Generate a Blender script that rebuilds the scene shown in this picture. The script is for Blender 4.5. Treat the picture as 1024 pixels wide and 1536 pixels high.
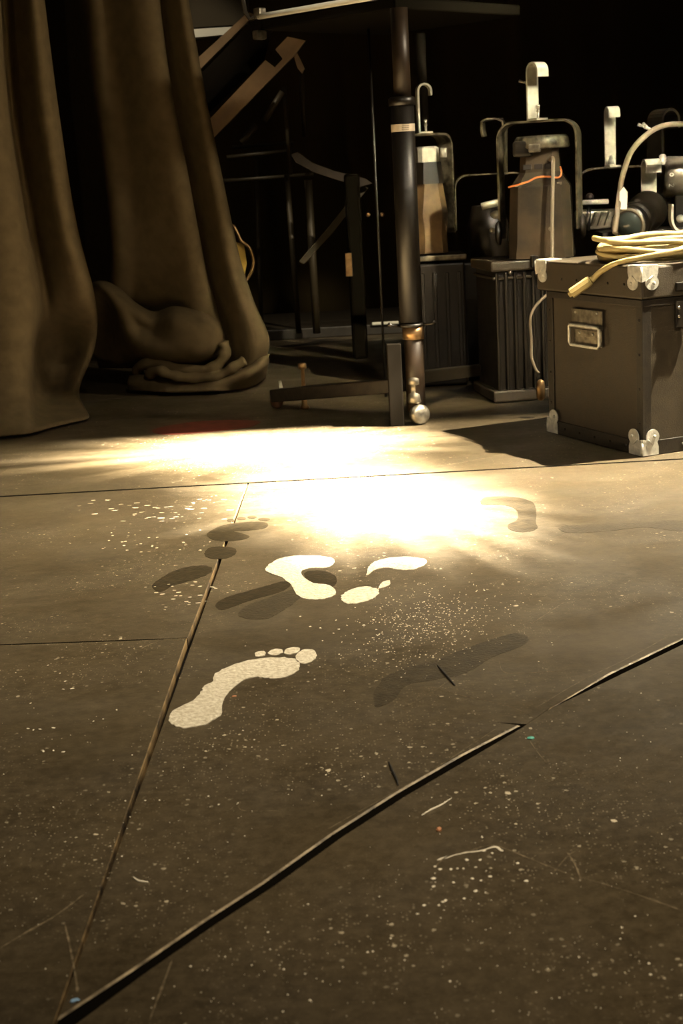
import bpy, bmesh, math, random
from math import sin, cos, pi, radians, atan, sqrt
from mathutils import Vector as V, Matrix, noise
random.seed(7)
for o in list(bpy.data.objects): bpy.data.objects.remove(o)
COL = bpy.context.scene.collection
SC = bpy.context.scene

# ------------------------------------------------------------------ camera
CH, FPX = 0.6, 2150.0
PITCH, ROLL = atan(506/FPX), 0.055
_F = V((0, cos(PITCH), -sin(PITCH))); _R0 = V((1, 0, 0)); _U0 = V((0, sin(PITCH), cos(PITCH)))
_R = _R0*cos(ROLL) - _U0*sin(ROLL); _U = _U0*cos(ROLL) + _R0*sin(ROLL); _C = V((0, 0, CH))
cam = bpy.data.cameras.new('camera'); cob = bpy.data.objects.new('camera', cam); COL.objects.link(cob)
cob.matrix_world = Matrix(((_R.x, _U.x, -_F.x, 0), (_R.y, _U.y, -_F.y, 0), (_R.z, _U.z, -_F.z, CH), (0, 0, 0, 1)))
cam.sensor_fit = 'VERTICAL'; cam.sensor_height = 36; cam.lens = FPX/1536*36
cam.clip_start = 0.05; cam.clip_end = 60
cam.dof.use_dof = True; cam.dof.focus_distance = 2.3; cam.dof.aperture_fstop = 13
SC.camera = cob

def G(x, y, z=0.0):
    d = _F*FPX + _R*(x-512) - _U*(y-768)
    return _C + d*((z-CH)/d.z)
def P(x, y, Y):
    d = _F*FPX + _R*(x-512) - _U*(y-768)
    return _C + d*(Y/d.y)

# ------------------------------------------------------------------ light and exposure
SC.view_settings.view_transform = 'Standard'; SC.view_settings.look = 'None'
SC.view_settings.gamma = 1; SC.view_settings.use_curve_mapping = False
SC.view_settings.exposure = 0.35
w = bpy.data.worlds.new('world'); SC.world = w; w.use_nodes = True
w.node_tree.nodes['Background'].inputs[0].default_value = (1, .72, .42, 1)
w.node_tree.nodes['Background'].inputs[1].default_value = 0.02

def spot(name, loc, target, energy, color, angle, radius, semi=None, power=2.0, turn=0.0, ragged=0.0, shutter_y=None, blend=.5, seed=0, soft=.05):
    """theatre spotlight; semi = half sizes of its pool on the floor in metres, shutter_y = where a straight shutter cuts the pool"""
    l = bpy.data.lights.new(name, 'SPOT'); o = bpy.data.objects.new(name, l); COL.objects.link(o)
    l.energy = energy; l.color = color; l.spot_size = radians(angle); l.spot_blend = blend; l.shadow_soft_size = radius
    loc = V(loc); target = V(target); d = (target-loc); dist = d.length; z = -d.normalized()
    x = (V((cos(turn), sin(turn), 0)) - z*z.dot(V((cos(turn), sin(turn), 0)))).normalized(); y = z.cross(x)
    o.matrix_world = Matrix(((x.x, y.x, z.x, loc.x), (x.y, y.y, z.y, loc.y), (x.z, y.z, z.z, loc.z), (0, 0, 0, 1)))
    if semi is None and shutter_y is None: return o
    l.use_nodes = True; nt = l.node_tree; N = nt.nodes; L = nt.links; em = N['Emission']
    tc = N.new('ShaderNodeTexCoord'); sx = N.new('ShaderNodeSeparateXYZ'); L.new(tc.outputs['Normal'], sx.inputs[0])
    def mt(op, a, b=None, c=None):
        n = N.new('ShaderNodeMath'); n.operation = op
        for i, q in enumerate((a, b, c)):
            if q is None: continue
            if isinstance(q, (int, float)): n.inputs[i].default_value = q
            else: L.new(q, n.inputs[i])
        return n.outputs[0]
    out = None
    if semi:
        # foreshortening of each half size as seen from the lamp
        yw = V((-sin(turn), cos(turn), 0)); ka = 1.0; kb = (yw - z*z.dot(yw)).length; xw = V((cos(turn), sin(turn), 0)); ka = (xw - z*z.dot(xw)).length
        az = mt('ABSOLUTE', sx.outputs[2]); u = mt('DIVIDE', sx.outputs[0], az); v = mt('DIVIDE', sx.outputs[1], az)
        uu = mt('DIVIDE', u, semi[0]*ka/dist); vv = mt('DIVIDE', v, semi[1]*kb/dist)
        r = mt('SQRT', mt('ADD', mt('MULTIPLY', uu, uu), mt('MULTIPLY', vv, vv)))
        if ragged:
            cv = N.new('ShaderNodeCombineXYZ'); L.new(mt('DIVIDE', uu, mt('ADD', r, .05)), cv.inputs[0]); L.new(mt('DIVIDE', vv, mt('ADD', r, .05)), cv.inputs[1]); cv.inputs[2].default_value = seed
            nz = N.new('ShaderNodeTexNoise'); nz.inputs['Scale'].default_value = 5.5; nz.inputs['Detail'].default_value = 5; nz.inputs['Roughness'].default_value = .65
            L.new(cv.outputs[0], nz.inputs['Vector'])
            r = mt('MULTIPLY', r, mt('ADD', 1.0, mt('MULTIPLY', mt('SUBTRACT', nz.outputs['Fac'], .5), ragged)))
        out = mt('POWER', mt('MAXIMUM', mt('SUBTRACT', 1.0, r), 0.0), power)
    if shutter_y is not None:
        N3 = (V((loc.x, shutter_y, 0))-loc).cross(V((1, 0, 0))).normalized()
        if N3.y < 0: N3 = -N3
        vm = N.new('ShaderNodeVectorMath'); vm.operation = 'DOT_PRODUCT'; L.new(tc.outputs['Normal'], vm.inputs[0]); vm.inputs[1].default_value = (x.dot(N3), y.dot(N3), z.dot(N3))
        mr = N.new('ShaderNodeMapRange'); mr.interpolation_type = 'SMOOTHSTEP'; L.new(vm.outputs['Value'], mr.inputs[0])
        mr.inputs[1].default_value = -soft; mr.inputs[2].default_value = 0; mr.inputs[3].default_value = 1; mr.inputs[4].default_value = 0
        out = mr.outputs[0] if out is None else mt('MULTIPLY', out, mr.outputs[0])
    L.new(out, em.inputs['Strength'])
    return o
KEY = (1.42, 3.06, 1.95)
spot('key_spotlight', KEY, (0.26, 2.78, 0), 2250, (1, .86, .60), 110, .012, semi=(2.8, 1.65), power=2.3, shutter_y=3.52, soft=.05)
spot('pool_spotlight', (1.44, 3.10, 2.0), (0.035, 2.68, 0), 50000, (1, .89, .70), 60, .012, semi=(.66, .36), turn=radians(112), power=2.3, ragged=.9, seed=2)
spot('back_pool_spotlight', (1.40, 3.02, 2.0), (-0.16, 3.25, 0), 66000, (1, .87, .65), 60, .012, semi=(.60, .36), power=2.5, ragged=.9, seed=5, shutter_y=3.50, soft=.02)
spot('front_spotlight', (.5, .2, 2.5), (0.35, 2.0, 0), 245, (1, .84, .61), 58, .04, blend=.8)
spot('side_spotlight', (1.6, 1.9, 2.2), (0.65, 3.9, .5), 540, (1, .86, .60), 30, .03, blend=.6)
spot('curtain_spotlight', (1.25, 2.9, 1.35), (-0.6, 4.0, .6), 58, (1, .84, .60), 50, .05, blend=.7)

spot('added_rack_spot', (-.5, 3.2, 2.6), (-0.0, 3.66, .99), 60, (1, .86, .62), 12, .02, blend=.6)  # added lamp without a known source, brightens the table edge of the rack
spot('added_ledge_spot', (-.9, 4.0, 2.4), (-0.36, 4.86, 1.03), 60, (1, .86, .62), 14, .02, blend=.6)  # added lamp, only there to brighten the white ledge and planks

# ------------------------------------------------------------------ materials
def mat(name, col, rough=.5, metal=0, noise_s=0, noise_amt=.3, bump=0, bump_s=200, spec=.5, col2=None, sheen=0, rough_var=0):
    m = bpy.data.materials.new(name); m.use_nodes = True; nt = m.node_tree; N = nt.nodes; b = N['Principled BSDF']
    b.inputs['Base Color'].default_value = (*col, 1); b.inputs['Roughness'].default_value = rough
    b.inputs['Metallic'].default_value = metal; b.inputs['Specular IOR Level'].default_value = spec
    if sheen: b.inputs['Sheen Weight'].default_value = sheen; b.inputs['Sheen Roughness'].default_value = .5
    tc = N.new('ShaderNodeTexCoord')
    if noise_s:
        n = N.new('ShaderNodeTexNoise'); n.inputs['Scale'].default_value = noise_s; n.inputs['Detail'].default_value = 6
        nt.links.new(tc.outputs['Object'], n.inputs['Vector'])
        r = N.new('ShaderNodeValToRGB'); nt.links.new(n.outputs['Fac'], r.inputs['Fac'])
        r.color_ramp.elements[0].position = .35; r.color_ramp.elements[1].position = .68
        c2 = col2 or tuple(c*(1-noise_amt) for c in col)
        r.color_ramp.elements[0].color = (*c2, 1); r.color_ramp.elements[1].color = (*col, 1)
        nt.links.new(r.outputs['Color'], b.inputs['Base Color'])
        if rough_var:
            mr = N.new('ShaderNodeMapRange'); nt.links.new(n.outputs['Fac'], mr.inputs[0])
            mr.inputs[3].default_value = max(.05, rough-rough_var); mr.inputs[4].default_value = rough+rough_var
            nt.links.new(mr.outputs[0], b.inputs['Roughness'])
    if bump:
        n2 = N.new('ShaderNodeTexNoise'); n2.inputs['Scale'].default_value = bump_s; n2.inputs['Detail'].default_value = 4
        nt.links.new(tc.outputs['Object'], n2.inputs['Vector'])
        bp = N.new('ShaderNodeBump'); bp.inputs['Strength'].default_value = bump; bp.inputs['Distance'].default_value = .002
        nt.links.new(n2.outputs['Fac'], bp.inputs['Height']); nt.links.new(bp.outputs['Normal'], b.inputs['Normal'])
    return m

def floor_material():
    m = bpy.data.materials.new('painted_stage_floor'); m.use_nodes = True; nt = m.node_tree; N = nt.nodes; L = nt.links
    b = N['Principled BSDF']; tc = N.new('ShaderNodeTexCoord')
    def noise_n(scale, detail=5, rough=.55, vec=None, dist=0):
        n = N.new('ShaderNodeTexNoise'); n.inputs['Scale'].default_value = scale; n.inputs['Detail'].default_value = detail
        n.inputs['Roughness'].default_value = rough; n.inputs['Distortion'].default_value = dist
        L.new(vec or tc.outputs['Object'], n.inputs['Vector']); return n
    def ramp(src, p0, p1, c0=(0, 0, 0, 1), c1=(1, 1, 1, 1)):
        r = N.new('ShaderNodeValToRGB'); r.color_ramp.elements[0].position = p0; r.color_ramp.elements[1].position = p1
        r.color_ramp.elements[0].color = c0; r.color_ramp.elements[1].color = c1; L.new(src, r.inputs['Fac']); return r.outputs['Color']
    def mixc(f, a, bb):
        x = N.new('ShaderNodeMix'); x.data_type = 'RGBA'; L.new(f, x.inputs[0])
        for s, i in ((a, 6), (bb, 7)):
            if isinstance(s, tuple): x.inputs[i].default_value = s
            else: L.new(s, x.inputs[i])
        return x.outputs[2]
    def math_n(op, a, bb=None):
        x = N.new('ShaderNodeMath'); x.operation = op
        for i, s in enumerate((a, bb)):
            if s is None: continue
            if isinstance(s, (int, float)): x.inputs[i].default_value = s
            else: L.new(s, x.inputs[i])
        return x.outputs[0]
    base = ramp(noise_n(3.2, 8, .6).outputs['Fac'], .35, .7, (.036, .026, .0125, 1), (.066, .049, .026, 1))
    fine = ramp(noise_n(60, 8, .7).outputs['Fac'], .4, .75)
    base = mixc(math_n('MULTIPLY', fine, .50), base, (.13, .099, .056, 1))
    blot = ramp(noise_n(16, 6, .75).outputs['Fac'], .52, .72)
    base = mixc(math_n('MULTIPLY', blot, .35), base, (.016, .011, .006, 1))
    grit = ramp(noise_n(420, 3, .8).outputs['Fac'], .56, .72)
    base = mixc(math_n('MULTIPLY', grit, .45), base, (.17, .135, .08, 1))
    # dusty scuffs
    mp = N.new('ShaderNodeMapping'); mp.inputs['Rotation'].default_value = (0, 0, .6); mp.inputs['Scale'].default_value = (2.0, 14, 1)
    L.new(tc.outputs['Object'], mp.inputs['Vector'])
    sc = ramp(noise_n(2.6, 8, .65, mp.outputs[0], 1.2).outputs['Fac'], .60, .80)
    base = mixc(math_n('MULTIPLY', sc, .30), base, (.17, .132, .078, 1))
    # paint flecks of several sizes
    def flecks(scale, rad, thr, col, prev, amt=1):
        v = N.new('ShaderNodeTexVoronoi'); v.inputs['Scale'].default_value = scale; v.inputs['Randomness'].default_value = 1
        wv = N.new('ShaderNodeVectorMath'); wv.operation = 'ADD'
        nn = noise_n(scale*1.6, 2); sm = N.new('ShaderNodeVectorMath'); sm.operation = 'SCALE'; sm.inputs[3].default_value = .5/scale
        L.new(nn.outputs['Color'], sm.inputs[0]); L.new(tc.outputs['Object'], wv.inputs[0]); L.new(sm.outputs[0], wv.inputs[1])
        L.new(wv.outputs[0], v.inputs['Vector'])
        d = math_n('LESS_THAN', v.outputs['Distance'], rad)
        sp = N.new('ShaderNodeSeparateColor'); L.new(v.outputs['Color'], sp.inputs[0])
        gate = math_n('GREATER_THAN', sp.outputs[0], thr)
        cl = ramp(noise_n(4.5, 3).outputs['Fac'], .42, .62)
        f = math_n('MULTIPLY', math_n('MULTIPLY', d, gate), math_n('MULTIPLY', cl, amt))
        return mixc(f, prev, col), f
    base, f1 = flecks(300, .30, .80, (.42, .35, .23, 1), base, .6)
    base, f2 = flecks(120, .24, .90, (.60, .52, .36, 1), base, .75)
    base, f3 = flecks(45, .12, .90, (.72, .62, .44, 1), base, .8)
    L.new(base, b.inputs['Base Color'])
    rg = N.new('ShaderNodeMapRange'); L.new(noise_n(7, 6, .6).outputs['Fac'], rg.inputs[0])
    rg.inputs[1].default_value = .3; rg.inputs[2].default_value = .7; rg.inputs[3].default_value = .36; rg.inputs[4].default_value = .56
    L.new(rg.outputs[0], b.inputs['Roughness'])
    b.inputs['Specular IOR Level'].default_value = .5
    h = math_n('ADD', math_n('MULTIPLY', noise_n(180, 5, .6).outputs['Fac'], .5), math_n('MULTIPLY', noise_n(28, 4).outputs['Fac'], 1.3))
    h = math_n('ADD', h, math_n('MULTIPLY', math_n('ADD', f2, f3), 1.2))
    bp = N.new('ShaderNodeBump'); bp.inputs['Strength'].default_value = .55; bp.inputs['Distance'].default_value = .0012
    L.new(h, bp.inputs['Height']); L.new(bp.outputs['Normal'], b.inputs['Normal'])
    return m

M = {
 'floor': floor_material(),
 'wood_edge': mat('worn_board_edge', (.30, .20, .085), .6, 0, 30, .8, .6, 300, col2=(.03, .02, .01)),
 'dark_edge': mat('dark_board_edge', (.008, .006, .003), .9, spec=.1),  # near black so the groove walls carry their shade in the colour
 'pale_edge': mat('scuffed_highlit_edge', (.42, .33, .20), .4, 0, 45, .8, .5, 250, col2=(.09, .065, .035)),  # edge wear plus the highlight on the lip, put into the colour
 'sub': mat('black_subfloor', (.004, .003, .002), .95),
 'white_paint': mat('white_floor_paint', (.70, .65, .53), .42, 0, 170, .35, 1.0, 260, col2=(.46, .40, .29)),
 'dark_paint': mat('dark_floor_paint', (.036, .026, .012), .5, 0, 70, .5, .3, 160, spec=.2),
 'mid_paint': mat('faded_floor_paint', (.050, .037, .019), .46, 0, 50, .4, .5, 200, spec=.45),
 'drape': mat('black_wool_drape', (.102, .075, .038), .95, 0, 30, .2, .35, 900, spec=.05),
 'back_drape': mat('black_backdrop_cloth', (.055, .040, .018), .95, spec=.05),
 'wall': mat('black_wall_paint', (.005, .004, .002), .9, spec=.05),
 'case': mat('black_fibreboard', (.044, .032, .016), .55, 0, 40, .35, .45, 500, rough_var=.1),
 'case_trim': mat('black_trim', (.020, .014, .007), .5, 0, 60, .5, .3, 300),
 'zinc': mat('dull_zinc', (.78, .76, .66), .38, .35, 60, .4, .3, 200, rough_var=.1),
 'galv': mat('galvanised_steel', (.68, .66, .54), .45, .35, 50, .25, .2, 150),
 'steel': mat('worn_steel', (.42, .38, .30), .35, .9, 60, .5, .3, 200, rough_var=.12),
 'chrome': mat('bright_chrome', (.85, .82, .74), .15, 1),
 'black_metal': mat('black_enamel', (.012, .0085, .0045), .38, 0, 40, .4, .15, 300, rough_var=.1),
 'body_metal': mat('heat_stained_black_housing', (.075, .052, .028), .42, .2, 14, .5, .2, 250, col2=(.028, .022, .014), rough_var=.08),
 'tan_metal': mat('rusty_tan_housing', (.24, .15, .065), .5, .2, 16, .5, .2, 200, col2=(.08, .05, .022)),
 'yoke_metal': mat('chipped_black_yoke', (.22, .19, .13), .38, .5, 45, .7, .3, 200, col2=(.03, .025, .016)),
 'grey_metal': mat('grey_aluminium', (.42, .38, .30), .32, .7, 50, .3),
 'glass': mat('lens_glass', (.04, .05, .045), .06, 0, spec=.9),
 'rubber': mat('black_rubber', (.012, .009, .006), .6),
 'yellow_cable': mat('cream_yellow_cable', (.52, .41, .17), .42, 0, 30, .2),
 'white_cable': mat('pale_cable', (.62, .56, .44), .45),
 'grey_cable': mat('grey_cable', (.30, .25, .18), .5),
 'orange_wire': mat('orange_wire', (.75, .22, .06), .45),
 'white_plastic': mat('white_plastic', (.80, .77, .66), .4),
 'label': mat('paper_label', (.55, .46, .34), .6),
 'plank': mat('raw_plywood', (.23, .145, .07), .65, 0, 12, .35, .3, 120),
 'plank_dark': mat('black_painted_plank', (.007, .005, .0025), .8, spec=.1),
 'pole': mat('black_gloss_pole', (.007, .005, .003), .42, 0),
 'brown_pole': mat('brown_worn_tube', (.032, .019, .009), .45, .1, 30, .4),
 'brass': mat('tarnished_brass', (.42, .26, .12), .35, .8, 50, .4),
 'wheel': mat('brown_caster_wheel', (.26, .13, .07), .35, 0, 30, .4),
 'yellow_tape': mat('yellow_plastic', (.52, .33, .06), .5),
 'turq': mat('turquoise_plastic', (.10, .42, .33), .5),
 'blue': mat('pale_blue_plastic', (.25, .42, .62), .5),
 'rust_chip': mat('orange_brown_chip', (.45, .20, .09), .6),
 'cream_chip': mat('cream_chip_and_glint', (.78, .71, .55), .45),
 'black_chip': mat('black_splinter', (.01, .008, .005), .6),
 'pipe_dim': mat('dim_grey_pipe', (.045, .034, .018), .5, .3),
 'glare_fringe': mat('red_glare_fringe', (.22, .05, .03), .5, 0, 25, .5),
 'scratch': mat('pale_floor_scratch', (.24, .185, .11), .5, 0, 120, .8, .5, 300, col2=(.07, .052, .028)),
 'ink': mat('white_ink', (.8, .78, .7), .5),
 'print': mat('black_ink', (.02, .02, .02), .5),
}

# ------------------------------------------------------------------ helpers
def tag(o, label=None, cat=None, group=None, kind=None):
    if label: o['label'] = label
    if cat: o['category'] = cat
    if group: o['group'] = group
    if kind: o['kind'] = kind
    return o
def empty(name, loc, label, cat, group=None):
    o = bpy.data.objects.new(name, None); COL.objects.link(o); o.location = loc; o.empty_display_size = .02
    return tag(o, label, cat, group)

class MB:
    def __init__(s): s.bm = bmesh.new(); s.mi = 0
    def _merge(s, b2, mx=None):
        if mx is not None: bmesh.ops.transform(b2, matrix=mx, verts=b2.verts)
        for f in b2.faces: f.material_index = s.mi; 
        me = bpy.data.meshes.new('t'); b2.to_mesh(me); b2.free(); s.bm.from_mesh(me); bpy.data.meshes.remove(me)
    def box(s, c, d, rot=None, bev=0, seg=2):
        b = bmesh.new(); bmesh.ops.create_cube(b, size=1)
        bmesh.ops.scale(b, vec=V(d), verts=b.verts)
        if bev: bmesh.ops.bevel(b, geom=list(b.edges), offset=bev, segments=seg, affect='EDGES', profile=.5)
        s._merge(b, Matrix.Translation(V(c)) @ (rot.to_4x4() if rot is not None else Matrix.Identity(4))); return s
    def tube(s, pts, r, seg=12, cyc=False, cap=True):
        pts = [V(p) for p in pts]; n = len(pts); b = bmesh.new(); rings = []
        t0 = (pts[1]-pts[0]).normalized(); up = V((0, 0, 1)) if abs(t0.z) < .9 else V((1, 0, 0))
        nx = t0.cross(up).normalized()
        for i, p in enumerate(pts):
            if cyc: t = (pts[(i+1) % n]-pts[i-1]).normalized()
            else: t = (pts[min(i+1, n-1)]-pts[max(i-1, 0)]).normalized()
            nx = (nx - t*nx.dot(t)).normalized(); ny = t.cross(nx)
            rr = r[i] if isinstance(r, (list, tuple)) else r
            rings.append([b.verts.new(p+(nx*cos(a)+ny*sin(a))*rr) for a in [2*pi*k/seg for k in range(seg)]])
        for i in range(n if cyc else n-1):
            a, c = rings[i], rings[(i+1) % n]
            for k in range(seg): 
                f = b.faces.new((a[k], a[(k+1) % seg], c[(k+1) % seg], c[k])); f.smooth = True
        if cap and not cyc:
            b.faces.new(rings[0][::-1]); b.faces.new(rings[-1])
        s._merge(b); return s
    def strap(s, pts, wvec, wd, th, smooth=False):
        """flat bar swept along pts; wvec the width direction"""
        pts = [V(p) for p in pts]; n = len(pts); b = bmesh.new(); rings = []
        wv = V(wvec).normalized()
        for i, p in enumerate(pts):
            t = (pts[min(i+1, n-1)]-pts[max(i-1, 0)]).normalized()
            nn = t.cross(wv).normalized(); w2 = nn.cross(t).normalized()
            c = .0008 if th > .002 else .0002
            rings.append([b.verts.new(p+w2*x*wd/2+nn*y*th/2) for x, y in ((1, 1), (-1, 1), (-1, -1), (1, -1))])
        for i in range(n-1):
            a, c = rings[i], rings[i+1]
            for k in range(4): b.faces.new((a[k], a[(k+1) % 4], c[(k+1) % 4], c[k]))
        b.faces.new(rings[0][::-1]); b.faces.new(rings[-1]); s._merge(b); return s
    def lathe(s, prof, mx=None, seg=24, cap=True):
        """prof: (r, z) list along local z"""
        b = bmesh.new(); rings = []
        for r, z in prof:
            rings.append([b.verts.new((max(r, 1e-5)*cos(2*pi*k/seg), max(r, 1e-5)*sin(2*pi*k/seg), z)) for k in range(seg)])
        for a, c in zip(rings, rings[1:]):
            for k in range(seg): b.faces.new((a[k], a[(k+1) % seg], c[(k+1) % seg], c[k])).smooth = True
        if cap: b.faces.new(rings[0][::-1]); b.faces.new(rings[-1])
        s._merge(b, mx); return s
    def prism(s, poly, th, mx=None, bev=0):
        """polygon in local xy extruded to z=th"""
        b = bmesh.new(); lo = [b.verts.new((x, y, 0)) for x, y in poly]; hi = [b.verts.new((x, y, th)) for x, y in poly]
        n = len(poly); b.faces.new(lo[::-1]); b.faces.new(hi)
        for k in range(n): b.faces.new((lo[k], lo[(k+1) % n], hi[(k+1) % n], hi[k]))
        bmesh.ops.recalc_face_normals(b, faces=b.faces)
        if bev: bmesh.ops.bevel(b, geom=[e for e in b.edges if abs(e.verts[0].co.z-e.verts[1].co.z) < 1e-6], offset=bev, segments=2, affect='EDGES')
        s._merge(b, mx); return s
    def loft(s, secs, smooth=False):
        """list of closed rings (lists of points)"""
        b = bmesh.new(); rings = [[b.verts.new(p) for p in r] for r in secs]; n = len(rings[0])
        for a, c in zip(rings, rings[1:]):
            for k in range(n): b.faces.new((a[k], a[(k+1) % n], c[(k+1) % n], c[k])).smooth = smooth
        b.faces.new(rings[0][::-1]); b.faces.new(rings[-1])
        bmesh.ops.recalc_face_normals(b, faces=b.faces); s._merge(b); return s
    def ball(s, c, r, sc=(1, 1, 1), seg=16):
        b = bmesh.new(); bmesh.ops.create_uvsphere(b, u_segments=seg, v_segments=seg//2, radius=r)
        for f in b.faces: f.smooth = True
        s._merge(b, Matrix.Translation(V(c)) @ Matrix.Diagonal((*sc, 1))); return s
    def build(s, name, m, parent=None, inv=None):
        me = bpy.data.meshes.new(name); 
        bmesh.ops.recalc_face_normals(s.bm, faces=s.bm.faces)
        s.bm.to_mesh(me); s.bm.free()
        for mm in (m if isinstance(m, (list, tuple)) else [m]): me.materials.append(mm)
        o = bpy.data.objects.new(name, me); COL.objects.link(o)
        if parent: o.parent = parent
        return o
def frame(o, x, y, z):
    """matrix with origin and axes"""
    x, y, z = V(x).normalized(), V(y).normalized(), V(z).normalized()
    return Matrix(((x.x, y.x, z.x, o[0]), (x.y, y.y, z.y, o[1]), (x.z, y.z, z.z, o[2]), (0, 0, 0, 1)))
def catmull(pts, per=8, cyc=False):
    pts = [V(p) for p in pts]; n = len(pts); out = []
    for i in range(n if cyc else n-1):
        p1, p2 = pts[i], pts[(i+1) % n]
        p0 = pts[i-1] if (cyc or i > 0) else p1*2-p2
        p3 = pts[(i+2) % n] if (cyc or i < n-2) else p2*2-p1
        for k in range(per):
            t = k/per
            out.append(.5*((2*p1)+(p2-p0)*t+(2*p0-5*p1+4*p2-p3)*t*t+(3*p1-p0-3*p2+p3)*t**3))
    if not cyc: out.append(pts[-1])
    return out
def local(o, pts): return [V(p)-V(o) for p in pts]
def loop_subset(x, y, r, a0, a1, n=6): return [(x+r*cos(a0+(a1-a0)*k/n), y+r*sin(a0+(a1-a0)*k/n)) for k in range(n+1)]

# ------------------------------------------------------------------ the floor: boards with real gaps
def slab(name, poly, mats_, z=0.0, ins=.0014, depth=.014, flush=()):
    """poly CCW in world xy; mats_: material slot per edge (1 wood, 2 dark, 3 pale)"""
    bm = bmesh.new(); n = len(poly); pv = [V((p[0], p[1])) for p in poly]; inn = []
    inset = [.0 if i in flush else {1: .0008, 2: .0010, 3: .0021}[mats_[i]] for i in range(n)]
    for i in range(n):
        a, b_, c = pv[i-1], pv[i], pv[(i+1) % n]
        d1 = (b_-a).normalized(); d2 = (c-b_).normalized()
        n1 = V((-d1.y, d1.x)); n2 = V((-d2.y, d2.x)); i1 = inset[i-1]; i2 = inset[i]
        det = n1.x*n2.y-n1.y*n2.x
        if abs(det) < .05: q = (n1+n2).normalized()*(i1+i2)/2
        else: q = V(((i1*n2.y-i2*n1.y)/det, (n1.x*i2-n2.x*i1)/det))
        if q.length > .006: q = q.normalized()*.006
        inn.append(b_+q)
    top = [bm.verts.new((p.x, p.y, z)) for p in inn]; mid = [bm.verts.new((p.x, p.y, z-ins*.8)) for p in pv]
    lo = [bm.verts.new((p.x, p.y, z-depth)) for p in pv]
    bm.faces.new(top)
    for i in range(n):
        j = (i+1) % n
        f = bm.faces.new((mid[i], mid[j], top[j], top[i])); f.material_index = 0 if i in flush else mats_[i]
        f = bm.faces.new((lo[i], lo[j], mid[j], mid[i])); f.material_index = 2 if mats_[i] == 3 else mats_[i]
    me = bpy.data.meshes.new(name); bm.to_mesh(me); bm.free()
    for k in ('floor', 'wood_edge', 'dark_edge', 'pale_edge'): me.materials.append(M[k])
    o = bpy.data.objects.new(name, me); COL.objects.link(o); tag(o, kind='structure'); return o
sub = MB(); sub.box((0, 3.0, -.03), (9, 9, .02)); tag(sub.build('floor', M['sub']), kind='structure')

Dpx = [(100, 1536), (205, 1459), (312, 1385), (400, 1328), (505, 1253), (600, 1192), (700, 1134), (786, 1089)]
Dl = [G(*p).to_2d() for p in Dpx]; Dr = [G(*p).to_2d() for p in [(822, 1064), (920, 1012), (1024, 962)]]
ddir = (Dl[0]-Dl[1]).normalized(); Dstart = Dl[0]+ddir*.9
edir = (Dr[-1]-Dr[-2]).normalized(); Dend = Dr[-1]+edir*1.2
A1 = G(372, 724).to_2d(); B1 = G(105, 1480).to_2d(); bdir = (B1-A1).normalized()
yA = 2.856; g = .0012; gA = .008; GAP = .0108
def off(a, d): return V((a.x, a.y)) + d
up_n = V((-.78, .62))   # away from the front boards
# front boards (below the curved edge)
front = [Dstart]+Dl+Dr+[Dend]
Fp = [off(p, -up_n*(GAP*.5 if i not in (8, 9) else .0003)) for i, p in enumerate(front)]
poly = [(4, -1.5), (4, Dend.y)] + [tuple(p) for p in reversed(Fp)] + [(-3, -1.5)]
poly = [p for p in poly]
slab('floor', poly, [2, 2]+[2]*(len(Fp))+[2]*1, flush=(5,))
# centre boards between seam and curved edge
Bm = B1+bdir*.075
Mp = [off(p, up_n*(GAP*.5 if i not in (9,) else .0003)) for i, p in enumerate(front)]
Mp[8] = off(front[8], up_n*GAP*.5)
notch = G(750, 1084).to_2d()
mpoly = [tuple(Mp[1]+V((-.004, .003)))]+[tuple(p) for p in Mp[2:9]] + [(notch.x, notch.y), tuple(G(789, 1086.5).to_2d())] + [tuple(Mp[9])]+[tuple(p) for p in Mp[10:]] + [(4, Dend.y+g), (4, yA-gA), (A1.x+g, yA-gA)]
mm = [3]*7+[2, 2, 2]+[3]*3+[2]*(1)+[1]
while len(mm) < len(mpoly): mm.insert(-1, 2)
mm = mm[:len(mpoly)]; mm[-1] = 1; mm[-2] = 2
slab('floor', mpoly, mm, flush=(9,))
# left boards
s0, s1 = G(0, 967).to_2d(), G(283, 957).to_2d()
sd = (s1-s0).normalized(); fl = s0-sd*3
bl = off(B1+bdir*.06, V((-g*2, 0)))
slab('floor', [(-3, yA-gA), (fl.x, fl.y+g*.5), (s1.x-g, s1.y+g*.5), (A1.x-g, yA-gA)], [2, 2, 1, 2])
slab('floor', [(fl.x, fl.y-g*.5), (-3, -1.5), tuple(Dstart+V((-.01, .005))), tuple(bl), (s1.x-g*2, s1.y-g*.5)], [2, 2, 2, 1, 3])
# rear boards
slab('floor', [(-3, yA+gA*.2), (4, yA+gA*.2), (4, 7.2), (-3, 7.2)], [2, 2, 2, 2])

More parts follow.
